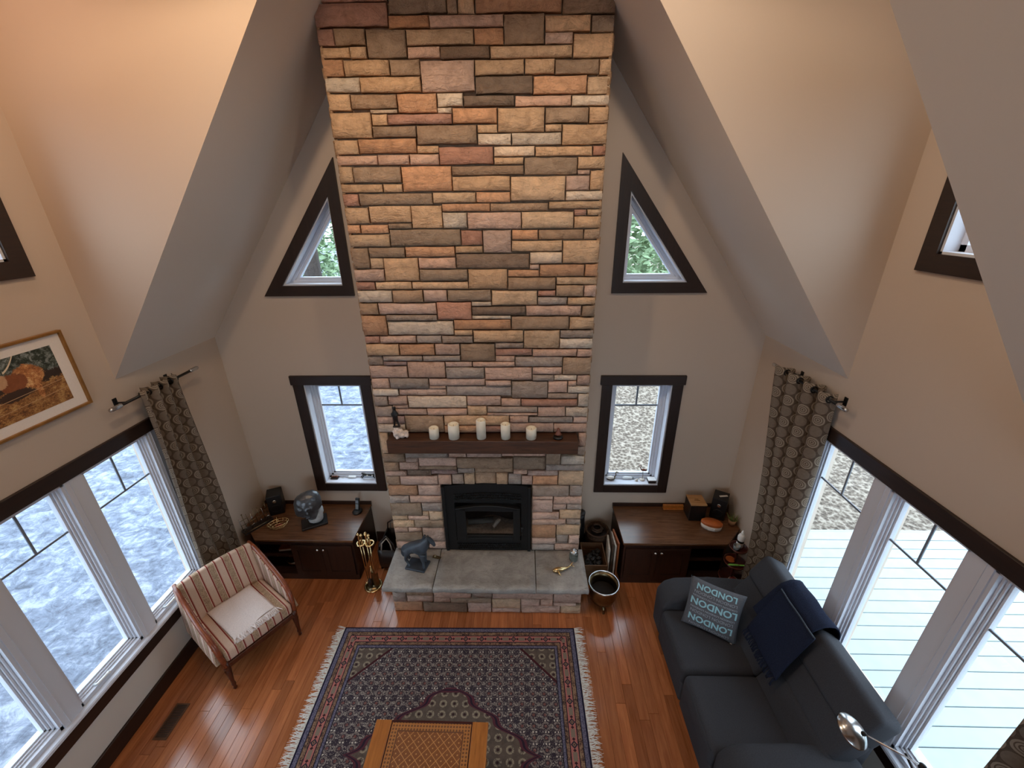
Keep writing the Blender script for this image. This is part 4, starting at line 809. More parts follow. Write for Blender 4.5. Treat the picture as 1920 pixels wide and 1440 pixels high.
# ================================================================== built-in cabinets
def cabinet(s, xin, label, books=True):
    """corner cabinet; s = side sign, xin = inner end"""
    e = thing('corner_cabinet', label, 'cabinet', (s*2.0, 3.6, 0), group='built-in corner cabinets'); ox = s*2.0; oy = 3.6
    def P(pts): return [(x-ox, y-oy) for x, y in pts]
    xi = xin; xc = s*2.45; xw = s*2.665; yf, yb = 3.31, 3.885
    foot = [(xi, yf), (xc, yf), (xw, yf+.22), (xw, yb), (xi, yb)]
    obj('top', prism(B(), P([(xi - s*.012, yf-.014), (xc, yf-.014), (xw+s*.008, yf+.21), (xw+s*.008, yb), (xi - s*.012, yb)]), 'z', .535, .562, bev=.003), 'cabinet_top', e)
    tag(obj('trim_%d' % (30 + s), bx(*sorted((xi - s*.012, xw)), yb-.016, yb+.004, .562, .60), 'cabinet_wood'), 'dark wooden back lip behind the %s cabinet top' % ('left' if s < 0 else 'right'), 'trim', kind='structure')
    sd = s*2.08                                            # divider between doors and open shelf
    obj('end_panel', bx(*sorted((xi-ox, xi-ox+s*.02)), yf-oy+.003, yb-oy, 0, .535), 'cabinet_wood', e)
    obj('divider', bx(*sorted((sd-ox, sd-ox+s*.02)), yf-oy+.003, yb-oy, .06, .535), 'cabinet_wood', e)
    obj('back_panel', bx(*sorted((xi-ox, xw-ox)), yb-oy-.012, yb-oy, .0, .535), 'cabinet_wood', e)
    obj('bottom_shelf', prism(B(), P([(xi, yf+.01), (xc, yf+.01), (xw, yf+.23), (xw, yb), (xi, yb)]), 'z', .06, .08), 'cabinet_wood', e)
    obj('shelf', prism(B(), P([(sd, yf+.03), (xc, yf+.03), (xw, yf+.25), (xw, yb), (sd, yb)]), 'z', .29, .308), 'cabinet_wood', e)
    obj('far_panel', prism(B(), P([(xc-s*.02, yf+.004), (xc, yf+.004), (xw, yf+.22), (xw, yf+.245)]), 'z', .0, .535), 'cabinet_wood', e)
    obj('plinth', prism(B(), P([(xi, yf+.03), (xc, yf+.03), (xw, yf+.25), (xw, yf+.28), (xi, yf+.05)]), 'z', 0, .06), 'cabinet_wood', e)
    obj('face_rail', bx(*sorted((xi-ox, xc-ox)), yf-oy, yf-oy+.02, .49, .535), 'cabinet_wood', e); obj('face_rail', bx(*sorted((xi-ox, xc-ox)), yf-oy, yf-oy+.02, .0, .075), 'cabinet_wood', e)
    a, b = sorted((xi + s*.022, sd)); m_ = (a+b)/2
    for q, (d0, d1) in enumerate(((a, m_-.002), (m_+.002, b))):
        bm = B(); t = .055; y0 = yf-oy-.018; y1 = yf-oy-.001
        for r in ((d0, d0+t, .08, .485), (d1-t, d1, .08, .485), (d0+t, d1-t, .08, .135), (d0+t, d1-t, .43, .485)): box(bm, r[0]-ox, r[1]-ox, y0, y1, r[2], r[3])
        dr = obj('door', bm, 'cabinet_wood', e); obj('door_panel', bx(d0+t-ox, d1-t-ox, y0+.009, y1, .135, .43), 'cabinet_wood', dr)
        kx = (d1-.03 if q == 0 else d0+.03) - ox
        kb = lathe(B(), [(0, .034), (.012, .03), (.015, .02), (.008, .01), (.006, 0)], 12, mt=Matrix.Translation((kx, y0, .455)) @ Matrix.Rotation(PI/2, 4, 'X')); obj('knob', kb, 'chrome', dr, True)
    return e
cabinet(-1, -1.42, 'dark wooden corner cabinet left of the fireplace, with a bronze bust on top'); cabinet(1, 1.406, 'dark wooden corner cabinet right of the fireplace, with an oval box on top')
def solo(name, bm, mat, label, cat, loc=(0, 0, 0), rz=0.0, smooth=True, group=None):
    o = obj(name, bm, mat, None, smooth, loc=loc, rot=(0, 0, rz)); return tag(o, label, cat, group)
# things on the open shelves of the left cabinet
bk = thing('book', 'orange-covered book lying on the upper open shelf of the left cabinet', 'book', (-2.22, 3.47, .308), .15); obj('cover', bx(-.09, .09, -.065, .065, 0, .028, bev=.002), 'rust_book', bk); obj('pages', bx(-.085, .091, -.066, .06, .004, .024), 'paper', bk)
bk = thing('book', 'dark red book under the orange one on the open shelf', 'book', (-2.24, 3.62, .308), .05); obj('cover', bx(-.1, .1, -.07, .07, 0, .04, bev=.002), 'red_book', bk); obj('pages', bx(-.096, .101, -.071, .066, .005, .035), 'paper', bk)
bk = thing('ornament_bowl', 'small copper-coloured bowl on the lowest open shelf of the left cabinet', 'bowl', (-2.2, 3.46, .08)); obj('bowl', lathe(B(), [(0, 0), (.04, 0), (.07, .04), (.075, .065), (.068, .06), (.04, .012), (0, .01)], 18), 'copper_glaze', bk, True); obj('rim', torus(B(), (0, 0, .065), .072, .005), 'old_brass', bk, True)
# bust
b_ = thing('bronze_bust', 'dark bronze bust of a bowed head on a pale stone collar', 'sculpture', (-1.93, 3.56, .562), .5)
obj('base', bx(-.13, .13, -.09, .09, 0, .024, bev=.004), 'black_plastic', b_)
meta('stone_collar', [(.02, .0, .055, .085, .075, .045), (.05, -.01, .10, .05, .06, .05), (.085, .0, .15, .03, .06, .06)], 'grey_stone', b_, .018, .008)
meta('head', [(-.02, 0, .27, .105, .10, .115), (-.06, -.01, .31, .10, .09, .10), (.03, 0, .335, .085, .085, .085), (-.10, -.02, .24, .055, .06, .07), (-.125, -.03, .20, .028, .03, .04), (-.02, 0, .16, .07, .065, .09), (.02, 0, .11, .065, .065, .06), (-.06, -.085, .27, .02, .02, .035), (-.085, -.05, .255, .03, .028, .02), (-.075, -.03, .165, .04, .04, .03), (.05, 0, .25, .07, .075, .09), (-.045, -.10, .245, .014, .018, .034), (-.04, -.112, .222, .016, .016, .014), (-.085, -.088, .275, .03, .014, .012), (-.01, -.10, .275, .03, .014, .012), (-.045, -.092, .185, .03, .02, .012), (-.045, -.085, .155, .03, .026, .02)], 'bronze', b_, .011, .005)
skin('ear', [[(-.01, -.098, .30, .012), (.015, -.106, .275, .016), (.005, -.102, .245, .01)]], 'bronze', b_, 1)
# speakers
def speaker(label, loc, rz, hh=.25, extra=False):
    e = thing('loudspeaker', label, 'speaker', loc, rz, group='black shelf loudspeakers')
    obj('cabinet', bx(-.075, .075, -.085, .085, 0, hh, bev=.006, seg=2), 'black_plastic', e)
    obj('baffle', bx(-.07, .07, -.09, -.085, .005, hh-.005), 'black_plastic', e)
    f = Matrix.Rotation(PI/2, 4, 'X')
    obj('woofer', lathe(B(), [(.052, 0), (.05, .006), (.044, .004), (.018, -.012), (0, -.004)], 20, mt=Matrix.Translation((0, -.09, .08)) @ f), 'iron', e, True)
    obj('tweeter', lathe(B(), [(.02, 0), (.018, .005), (.012, .002), (0, .006)], 14, mt=Matrix.Translation((0, -.09, .18)) @ f), 'chrome', e, True)
speaker('black loudspeaker in the left corner beside the bronze bust', (-2.45, 3.765, .562), .45)
speaker('black loudspeaker in the right corner behind the oval box', (2.53, 3.745, .562), -.55, .26)
o = solo('paper_ornament', bx(-.045, .045, -.012, .012, 0, .006, bev=.002), 'coat_white', 'small white ornament lying on the right loudspeaker', 'ornament', (2.545, 3.73, .822), .1, False)
# cordless phone
p_ = thing('cordless_phone', 'black cordless telephone standing in its cradle on the left cabinet', 'telephone', (-1.52, 3.74, .562), -.2)
obj('cradle', lathe(B(), [(0, 0), (.05, 0), (.055, .012), (.045, .026), (.025, .03), (0, .03)], 18, sy=1.1), 'black_plastic', p_, True)
hs = obj('handset', bx(-.024, .024, -.013, .013, .02, .17, bev=.008, seg=3), 'black_plastic', p_, True, rot=(-.25, 0, 0)); obj('keypad', bx(-.017, .017, -.0145, -.012, .04, .10), 'pewter_cup', hs); obj('screen', bx(-.017, .017, -.0145, -.012, .11, .145), 'window_dark', hs)
# wrought wine rack / letter stand
rk = thing('iron_rack', 'dark tray with a row of upright brass rods beside the left curtain', 'rack', (-2.53, 3.50, .562), 1.0)
obj('tray', bx(-.15, .15, -.045, .045, 0, .03, bev=.004), 'leather', rk); obj('tray_edge', tube(B(), [(-.15, -.047, .03), (.15, -.047, .03)], .005, 6), 'old_brass', rk, True)
for i in range(8):
    x = -.135 + i*.0385; hh = .17 + .04*((i*5) % 3)/2
    obj('rod', ball(tube(B(), [(x, .02, .03), (x - .01, .028, hh)], .0032, 6), (x - .01, .028, hh + .006), .008 if i % 2 else .005, 8), 'old_brass' if i % 3 else 'chrome', rk, True)
    if i % 2 == 0: obj('hook', tube(B(), [(x, -.02, .03), (x + .006, -.028, .075), (x + .02, -.034, .085), (x + .03, -.03, .07)], .0032, 6), 'chrome', rk, True)
for z in (.09, .15): obj('rail', tube(B(), [(-.145, .024, z), (.145, .024, z)], .003, 6), 'old_brass', rk, True)
wb = thing('wire_basket', 'small oval gold wire basket in front of the left loudspeaker', 'basket', (-2.295, 3.495, .562), .5)
for i, (r, z) in enumerate(((.055, .006), (.07, .03), (.082, .055))): obj('hoop', torus(B(), (0, 0, z), r, .0035, 28, 6, Matrix.Diagonal((1.25, .8, 1, 1))), 'brass', wb, True)
bm = B()
for i in range(12):
    a = 2*PI*i/12; tube(bm, [(.055*1.25*math.cos(a), .055*.8*math.sin(a), .006), (.082*1.25*math.cos(a), .082*.8*math.sin(a), .055)], .002, 5)
obj('ribs', bm, 'brass', wb, True); obj('handle', tube(B(), [(0, -.065, .055), (0, -.05, .1), (0, 0, .125), (0, .05, .1), (0, .065, .055)], .0035, 6), 'brass', wb, True)
obj('tag', bx(-.03, .03, -.02, .02, .012, .018), 'red_book', wb)

# ------------------------------------------------------------------ things on the right cabinet
bxx = thing('keepsake_box', 'black square box with a pale wooden lid on the right cabinet', 'box', (2.26, 3.72, .562), -.03)
obj('body', bx(-.085, .085, -.085, .09, 0, .20, bev=.004), 'black_plastic', bxx); ld = obj('lid', bx(-.085, .085, -.085, .09, .20, .218, bev=.003), 'light_wood', bxx)
obj('inlay', bx(-.03, .03, -.012, -.006, .218, .2195), 'cabinet_top', ld); obj('inlay', bx(-.02, .02, .006, .012, .218, .2195), 'cabinet_top', ld)
o = thing('wood_plaque', 'strip of orange-brown wood leaning along the back of the right cabinet', 'plaque', (2.07, 3.845, .562)); obj('board', bx(-.115, .115, -.012, .012, 0, .05, bev=.004), 'table_wood', o); obj('ledge', bx(-.115, .115, -.035, -.012, 0, .012, bev=.003), 'table_wood', o)
ov = thing('oval_box', 'oval cream box with an orange-brown lid on the right cabinet', 'box', (2.37, 3.53, .562), -.35)
obj('body', lathe(B(), [(0, 0), (.095, 0), (.102, .02), (.104, .06), (0, .06)], 32, sy=.58), 'coat_white', ov, True); obj('lid', lathe(B(), [(.106, .058), (.107, .078), (.095, .088), (.0, .092)], 32, sy=.58), 'orange_glaze', ov, True)
obj('label_plate', bx(-.035, .03, -.066, -.058, .018, .045), 'white_plastic', ov)
pl = thing('potted_grass', 'small pot of green grass behind the white bottle', 'plant', (2.61, 3.58, .562))
obj('pot', lathe(B(), [(0, 0), (.03, 0), (.042, .07), (.036, .07), (.03, .06), (0, .06)], 16), 'terracotta', pl, True); bm = B(); rr = random.Random(5)
for i in range(70):
    a, b = rr.uniform(-.028, .028), rr.uniform(-.028, .028); c = Vector((a, b, .06)); t = Vector((a*1.9 + rr.uniform(-.015, .015), b*1.9 + rr.uniform(-.015, .015), .06 + rr.uniform(.05, .10)))
    sd = Vector((rr.uniform(-1, 1), rr.uniform(-1, 1), 0)).normalized()*.0025; bm.faces.new([bm.verts.new(c-sd), bm.verts.new(c+sd), bm.verts.new(t)])
tag(obj('grass_blades', bm, 'green_leaf', pl, recalc=False), kind='stuff')
# three-tier stand in the corner
ts = thing('tier_stand', 'dark red round three-tier stand between the right cabinet and curtain', 'stand', (2.515, 3.225, 0))
for z, r in ((.60, .085), (.41, .105), (.20, .12)):
    t = obj('tray', lathe(B(), [(0, 0), (r-.006, 0), (r, .006), (r, .02), (r-.005, .02), (r-.007, .008), (0, .008)], 28, (0, 0, z-.02)), 'cherry', ts, True); obj('tray_rim', torus(B(), (0, 0, z), r-.002, .003, 28, 6), 'copper_glaze', t, True)
obj('column', lathe(B(), [(.012, .05), (.016, .12), (.010, .2), (.016, .3), (.010, .4), (.014, .5), (.010, .59)], 12), 'cherry', ts, True)
for k in range(3):
    a = 2*PI*k/3 + .4; obj('foot', tube(B(), [(0, 0, .10), (.06*math.cos(a), .06*math.sin(a), .07), (.11*math.cos(a), .11*math.sin(a), .008)], [.012, .012, .008], 8), 'cherry', ts, True)
bt = thing('lotion_bottle', 'white plastic bottle with a cap on the top tray of the tier stand', 'bottle', (2.53, 3.245, .589)); obj('body', lathe(B(), [(0, 0), (.03, 0), (.033, .01), (.033, .13), (.024, .15), (.012, .155), (0, .155)], 18), 'white_plastic', bt, True); obj('cap', lathe(B(), [(.012, .153), (.013, .18), (.006, .186), (.006, .2), (0, .2)], 14), 'white_plastic', bt, True); obj('printed_band', lathe(B(), [(.0334, .06), (.0334, .085)], 18), 'black_plastic', bt, True)
o = solo('metal_cup', lathe(B(), [(0, 0), (.024, 0), (.032, .06), (.029, .06), (.022, .004), (0, .004)], 18), 'pewter_cup', 'grey metal cup in front of the white bottle on the tier stand', 'cup', (2.475, 3.195, .589))
o = solo('clay_dish', lathe(B(), [(0, 0), (.03, 0), (.045, .014), (.04, .014), (.028, .004), (0, .004)], 20), 'orange_glaze', 'small orange clay dish on the middle tray of the tier stand', 'dish', (2.48, 3.25, .399))
gt = thing('green_knife', 'lime green plastic-handled tool lying on the middle tray', 'tool', (2.50, 3.175, .402), -.05); obj('handle', tube(B(), [(-.075, 0, .009), (-.06, 0, .01), (.02, 0, .009), (.03, 0, .006)], [.006, .010, .009, .006], 8), 'lime_plastic', gt, True); obj('blade', bx(.03, .085, -.008, .008, .004, .012, bev=.003), 'lime_plastic', gt)
cd = thing('card_box', 'small red and tan card box on the lowest tray of the tier stand', 'box', (2.52, 3.20, .189), .5); obj('box', bx(-.035, .035, -.026, .026, 0, .014, bev=.001), 'paper', cd); obj('printed_top', bx(-.03, .03, -.021, .021, .014, .0148), 'red_book', cd)

# ------------------------------------------------------------------ left of the hearth: tool set and log tote
ft = thing('fireplace_tool_set', 'brass fireplace tool stand with poker, shovel, brush and tongs', 'fireplace tools', (-1.245, 3.225, 0), .0)
obj('base_ring', torus(B(), (0, 0, .012), .085, .011, 26, 8), 'brass', ft, True); obj('base_plate', lathe(B(), [(0, .002), (.08, .002), (.08, .012), (0, .014)], 26), 'old_brass', ft, True)
obj('post', ball(tube(B(), [(0, .03, .012), (0, .03, .69)], .007, 8), (0, .03, .70), .017, 12), 'brass', ft, True); obj('carrier', torus(torus(torus(B(), (.045, 0, .60), .04, .009, 20, 8), (-.045, 0, .60), .04, .009, 20, 8), (0, .03, .60), .02, .008, 16, 6), 'brass', ft, True)
for i, (x, nm) in enumerate(((-.055, 'poker'), (-.02, 'brush'), (.02, 'tongs'), (.055, 'shovel'))):
    y = -.012 - .012*(i % 2); xb = x*.75
    tt = obj(nm, tube(B(), [(xb, y, .12), (x, y, .62)], .0048, 7), 'brass', ft, True)
    obj('handle', ball(lathe(B(), [(.006, .60), (.011, .63), (.007, .66), (.010, .69), (.006, .71)], 10, (x, y, 0)), (x, y, .725), .015, 10), 'brass', tt, True)
    if nm == 'shovel': obj('blade', grid(B(), lambda a, b: Vector((xb - .038 + .076*a, y - .012 + .02*(2*a-1)**2, .045 + .17*b)), 6, 6), 'old_brass', tt, True); solid(tt.children[-1], .003)
    elif nm == 'brush': obj('bristles', lathe(B(), [(0, .03), (.02, .03), (.024, .10), (.008, .14), (0, .14)], 12, (xb, y, 0)), 'leather', tt, True)
    elif nm == 'tongs': obj('jaw', tube(tube(B(), [(xb-.004, y, .3), (xb-.016, y, .12), (xb-.004, y, .05)], .004, 6), [(xb+.004, y, .3), (xb+.016, y, .12), (xb+.004, y, .05)], .004, 6), 'brass', tt, True); obj('pivot', ball(B(), (xb, y-.006, .30), .010, 8), 'brass', tt, True)
    else: obj('hook', tube(B(), [(xb, y, .12), (xb, y, .06), (xb-.02, y, .05), (xb-.024, y, .08)], .0045, 6), 'brass', tt, True)
lt = thing('log_tote', 'dark leather log carrier with curved pale-edged handles beside the chimney', 'log carrier', (-1.11, 3.56, 0))
bm = grid(B(), lambda a, b: Vector((-.10 + .20*b, .17*math.cos(PI*a)*(1 + .1*math.sin(PI*a)), .34 - .34*math.sin(PI*a)**.5 + .0)), 20, 4); o = obj('sling', bm, 'leather', lt, True); solid(o, .008)
for dx in (-.1, .092): obj('end_panel', prism(B(), [(-.165, .34), (-.15, .05), (-.1, .012), (.1, .012), (.15, .05), (.165, .34)], 'x', dx, dx+.008), 'leather', lt)
for sy in (-1, 1):
    for k, q in enumerate((0, .03)):
        hd = obj('handle', tube(B(), [(-.09 + q, sy*.165, .33), (-.075 + q, sy*.16, .43), (0, sy*.13, .50 - q), (.075 - q, sy*.16, .43), (.09 - q, sy*.165, .33)], .008, 7), 'piping' if k else 'leather', lt, True)
# ------------------------------------------------------------------ right of the hearth
cr = thing('kindling_crate', 'open slatted wooden crate with dark contents right of the chimney', 'crate', (1.125, 3.43, 0))
for r in ((-.125, .125, -.165, -.153), (-.125, .125, .153, .165)):
    for z in (.01, .105, .20): obj('slat', bx(r[0], r[1], r[2], r[3], z, z+.085, bev=.002), 'crate_wood', cr)
for x in (-.125, .113):
    for z in (.01, .105, .20): obj('slat', bx(x, x+.012, -.152, .152, z, z+.085, bev=.002), 'crate_wood', cr)
obj('floor_board', bx(-.112, .112, -.152, .152, 0, .012), 'crate_wood', cr); obj('top_edge', torus(B(), (0, 0, 0), .001, .0005, 4, 4), 'crate_wood', cr)
bpy.data.objects.remove(cr.children[-1])
rr = random.Random(9); bm = B()
for i in range(40):
    b2 = B(); bmesh.ops.create_icosphere(b2, subdivisions=1, radius=1); r = rr.uniform(.022, .036)
    for v in b2.verts: v.co = v.co*r*rr.uniform(.75, 1.1) + Vector((0, 0, 0))
    b2.transform(Matrix.Translation((rr.uniform(-.075, .075), rr.uniform(-.115, .115), .20 + rr.uniform(-.03, .03)))); me = bpy.data.meshes.new('t'); b2.to_mesh(me); b2.free(); bm.from_mesh(me); bpy.data.meshes.remove(me)
tag(obj('dark_contents', bm, 'coal', cr), kind='stuff')
bo = thing('canister', 'tall black canister standing behind the crate against the chimney', 'canister', (1.01, 3.70, 0)); obj('shaft', lathe(B(), [(0, 0), (.05, .0), (.05, .42), (.042, .55), (.044, .60), (0, .60)], 18), 'black_plastic', bo, True); obj('lid', lathe(B(), [(.046, .60), (.047, .625), (.03, .632), (0, .632)], 18), 'leather', bo, True)
bk = thing('wicker_basket', 'round brown wicker basket behind the crate against the back wall', 'basket', (1.21, 3.735, 0))
bm = B(); prof = [(0, .003), (.11, .003)] + [(.112 + .018*math.sin(k/10*PI/2) + .004*(k % 2), .01 + k*.033) for k in range(11)] + [(.12, .345), (.11, .33), (.1, .03), (0, .02)]; lathe(bm, prof, 24); obj('weave', bm, 'wicker', bk, True); obj('rim', torus(B(), (0, 0, .345), .126, .011, 24, 8), 'wicker', bk, True)
obj('coiled_cord', tube(B(), [(.07*math.cos(k*.9)*(1-k/40), .07*math.sin(k*.9)*(1-k/40), .335 + .003*k) for k in range(18)], .012, 7), 'bark', bk, True); obj('fill', lathe(B(), [(0, .32), (.118, .315)], 20), 'leather', bk)
for i, (x, hh, m_, tl) in enumerate(((1.274, .46, 'paper', 'white'), (1.302, .52, 'bark', 'brown'), (1.330, .48, 'paper', 'pale grey'), (1.357, .50, 'rust_book', 'rust'))):
    mg = thing('magazine', '%s magazine standing upright between the crate and the right cabinet' % tl, 'magazine', (x, 3.42 + .015*i, 0), .06*i - .1, 'magazines beside the right cabinet'); obj('cover', bx(-.009, .009, -.11, .11, 0, hh, bev=.002), m_, mg); obj('pages', bx(-.006, .006, -.105, .1115, .004, hh-.004), 'paper', mg)
pt = thing('brass_cauldron', 'round brass cauldron with a shiny rim standing on the floor right of the hearth', 'pot', (1.168, 3.045, 0))
obj('bowl', lathe(B(), [(0, .045), (.07, .05), (.115, .09), (.135, .16), (.128, .23), (.128, .26), (.15, .29), (.146, .296), (.12, .265), (.12, .23), (.126, .16), (.105, .10), (.06, .062), (0, .058)], 36), 'old_brass', pt, True)
obj('rim', torus(B(), (0, 0, .293), .147, .008, 36, 8), 'chrome', pt, True)
for k in range(3):
    a = 2*PI*k/3 + .5; obj('foot', tube(B(), [(.09*math.cos(a), .09*math.sin(a), .085), (.115*math.cos(a), .115*math.sin(a), .0)], [.016, .011], 8), 'old_brass', pt, True)
obj('soil', lathe(B(), [(0, .19), (.06, .188), (.12, .18)], 24), 'soot', pt, True)

# ------------------------------------------------------------------ things on the hearth
hs = thing('horse_statue', 'dark blue-grey cast horse statue on the left end of the hearth', 'statue', (-.70, 3.12, .4135), -.22)
obj('plinth', bx(-.105, .105, -.075, .075, 0, .022, bev=.004), 'verdigris', hs)
skin('horse', [
  [(-.10, 0, .255, .060), (-.02, 0, .245, .058), (.065, 0, .255, .060), (.112, 0, .315, .050), (.14, 0, .37, .036), (.172, 0, .375, .026), (.20, 0, .335, .019), (.214, 0, .305, .015)],
  [(.14, 0, .37, .036), (.135, .018, .412, .007)], [(.172, 0, .375, .026), (.146, -.018, .414, .007)],
  [(-.10, 0, .255, .060), (-.145, 0, .20, .018), (-.155, 0, .13, .016), (-.145, 0, .09, .006)],
  [(-.10, 0, .255, .060), (-.105, .04, .165, .030), (-.125, .042, .105, .017), (-.115, .042, .05, .014), (-.105, .042, .028, .018)],
  [(-.10, 0, .255, .060), (-.08, -.04, .165, .030), (-.10, -.042, .105, .017), (-.07, -.042, .05, .014), (-.06, -.042, .028, .018)],
  [(.065, 0, .255, .060), (.07, .038, .165, .024), (.075, .04, .10, .015), (.07, .04, .05, .013), (.078, .04, .028, .018)],
  [(.065, 0, .255, .060), (.08, -.038, .165, .024), (.09, -.04, .10, .015), (.085, -.04, .05, .013), (.093, -.04, .028, .018)]], 'verdigris', hs)
obj('mane', prism(B(), [(.05, .31), (.075, .32), (.128, .42), (.112, .43)], 'y', -.008, .008, bev=.003), 'verdigris', hs)
tk = thing('brass_trinket', 'tiny brass trinket behind the horse statue', 'trinket', (-.545, 3.235, .4135), -.3); obj('body', lathe(B(), [(0, 0), (.018, 0), (.014, .02), (.006, .028), (0, .03)], 12), 'old_brass', tk, True); obj('tray', bx(-.03, .06, -.018, .018, 0, .007, bev=.002), 'old_brass', tk)
fi = thing('brass_whale', 'polished brass whale ornament lying on the right of the hearth', 'ornament', (.735, 3.075, .4135), .28)
meta('body', [(-.05, 0, .024, .038, .024, .023), (-.02, 0, .026, .045, .026, .025), (.02, 0, .023, .045, .021, .019), (.055, 0, .022, .03, .013, .011), (.085, 0, .03, .025, .008, .008)], 'brass', fi, .012)
obj('tail_fluke', tube(tube(B(), [(.09, 0, .03), (.12, .008, .05), (.14, .02, .066)], [.007, .006, .002], 8), [(.11, .0, .042), (.125, -.02, .05), (.13, -.035, .052)], [.006, .005, .002], 8), 'brass', fi, True); obj('fin', tube(B(), [(-.03, -.02, .018), (-.025, -.045, .008), (-.015, -.06, .004)], [.009, .008, .003], 8), 'brass', fi, True)
jr = thing('glass_jar', 'small lidded glass jar at the back right corner of the hearth', 'jar', (.88, 3.225, .4135)); obj('body', lathe(B(), [(0, .001), (.042, .001), (.045, .01), (.045, .075), (.036, .09), (.036, .1), (.032, .1), (.04, .075), (.04, .008), (0, .006)], 24), 'jar_glass', jr, True); obj('lid', lathe(B(), [(.036, .1), (.037, .112), (.02, .122), (.008, .125), (.012, .14), (0, .145)], 20), 'chrome', jr, True); obj('contents', lathe(B(), [(0, .008), (.039, .01), (.039, .06), (0, .064)], 20), 'grey_stone', jr, True)

# ------------------------------------------------------------------ mantel ornaments
ZM = 1.8225
for x, r, hh, q in ((-.441, .044, .105, 'short white pillar candle, leftmost on the mantel'), (-.261, .05, .142, 'wide cream pillar candle, second from the left on the mantel'), (-.013, .043, .185, 'tallest white pillar candle, in the middle of the mantel'), (.206, .043, .145, 'white pillar candle just right of the tallest one'), (.437, .047, .105, 'short cream pillar candle, rightmost on the mantel')):
    c = thing('pillar_candle', q, 'candle', (x, 3.265, ZM), group='candles on the mantel')
    obj('wax', lathe(B(), [(0, 0), (r, 0), (r, hh-.006), (r-.006, hh), (r-.012, hh-.004), (r-.02, hh-.02), (0, hh-.024)], 28), 'wax', c, True); obj('wick', tube(B(), [(0, 0, hh-.026), (.002, 0, hh-.008)], .0016, 5), 'black_plastic', c)
rk = thing('quartz_rock', 'lump of pale pink quartz at the left end of the mantel', 'rock', (-.745, 3.265, ZM)); rk0 = meta('rock', [(-.03, 0, .045, .045, .04, .045), (.0, 0, .035, .05, .04, .04), (.045, 0, .028, .035, .035, .03), (-.035, 0, .085, .03, .03, .03)], 'quartz', rk, .010, .022)
obj('crystal', prism(B(), [(.05, .03), (.07, .05), (.06, .07), (.04, .06)], 'y', -.02, .015), 'quartz', rk)
fg = thing('black_figurine', 'small black standing figurine on top of the quartz rock', 'figurine', (-.775, 3.265, ZM + .115))
skin('figure', [[(0, 0, .075, .018), (0, 0, .11, .022), (.002, 0, .145, .024), (.0, 0, .165, .010), (0, -.002, .185, .018), (0, 0, .20, .012)], [(0, 0, .075, .018), (-.012, 0, .045, .011), (-.018, 0, .004, .008)], [(0, 0, .075, .018), (.014, 0, .045, .011), (.026, 0, .004, .008)], [(.002, 0, .145, .024), (-.028, -.008, .125, .008), (-.012, -.024, .11, .007)], [(.002, 0, .145, .024), (.03, -.008, .125, .008), (.012, -.024, .115, .007)]], 'figurine_black', fg)
obj('foot_plate', bx(-.03, .035, -.014, .014, -.006, .004, bev=.002), 'figurine_black', fg)
bd = thing('seated_figurine', 'small red-brown seated figurine at the right end of the mantel', 'figurine', (.678, 3.265, ZM)); obj('stand', lathe(B(), [(0, 0), (.042, 0), (.046, .012), (.04, .022), (0, .024)], 20), 'figurine_black', bd, True)
meta('figure', [(0, 0, .038, .036, .026, .018), (0, 0, .06, .022, .018, .026), (0, 0, .09, .013, .013, .016)], 'copper_glaze', bd, .008)
# ------------------------------------------------------------------ sill ornaments, left window
ZL = .8625
tr = thing('small_tray', 'small dark tray of brown pebbles at the left of the left window sill', 'tray', (-1.82, 3.965, ZL)); obj('tray', bx(-.045, .045, -.03, .03, 0, .012, bev=.003), 'leather', tr)
for i in range(3): obj('pebble', ball(B(), (-.026 + i*.026, .0, .022), .013, 10, (1, 1, .8)), 'copper_glaze', tr, True)
rm = thing('white_adapter', 'white power adapter with a cable on the left window sill', 'adapter', (-1.62, 3.975, ZL)); obj('body', bx(-.045, .045, -.015, .015, 0, .022, bev=.008, seg=3), 'white_plastic', rm, True); obj('cable', tube(B(), [(-.045, 0, .01), (-.08, .008, .006), (-.105, -.01, .005), (-.125, .004, .004)], .004, 6), 'white_plastic', rm, True)
dg = thing('dog_figurine', 'black and white running dog figurine on the left window sill', 'figurine', (-1.42, 3.965, ZL), .0)
skin('dog', [[(-.05, 0, .058, .013), (-.01, 0, .05, .015), (.035, 0, .052, .016), (.055, 0, .05, .012)], [(-.05, 0, .058, .013), (-.068, 0, .072, .012), (-.085, 0, .066, .007)], [(.055, 0, .05, .012), (.085, 0, .045, .004)], [(-.05, 0, .058, .013), (-.078, .008, .03, .006), (-.10, .008, .006, .005)], [(-.05, 0, .058, .013), (-.06, -.01, .03, .006), (-.08, -.01, .006, .005)], [(.035, 0, .052, .016), (.04, .01, .028, .007), (.055, .01, .006, .005)], [(.035, 0, .052, .016), (.06, -.01, .03, .007), (.075, -.01, .006, .005)]], 'figurine_black', dg, 1)
obj('white_patch', ball(B(), (-.012, -.010, .045), .012, 8), 'coat_white', dg, True); obj('white_patch', ball(B(), (.045, -.012, .046), .009, 8), 'coat_white', dg, True)
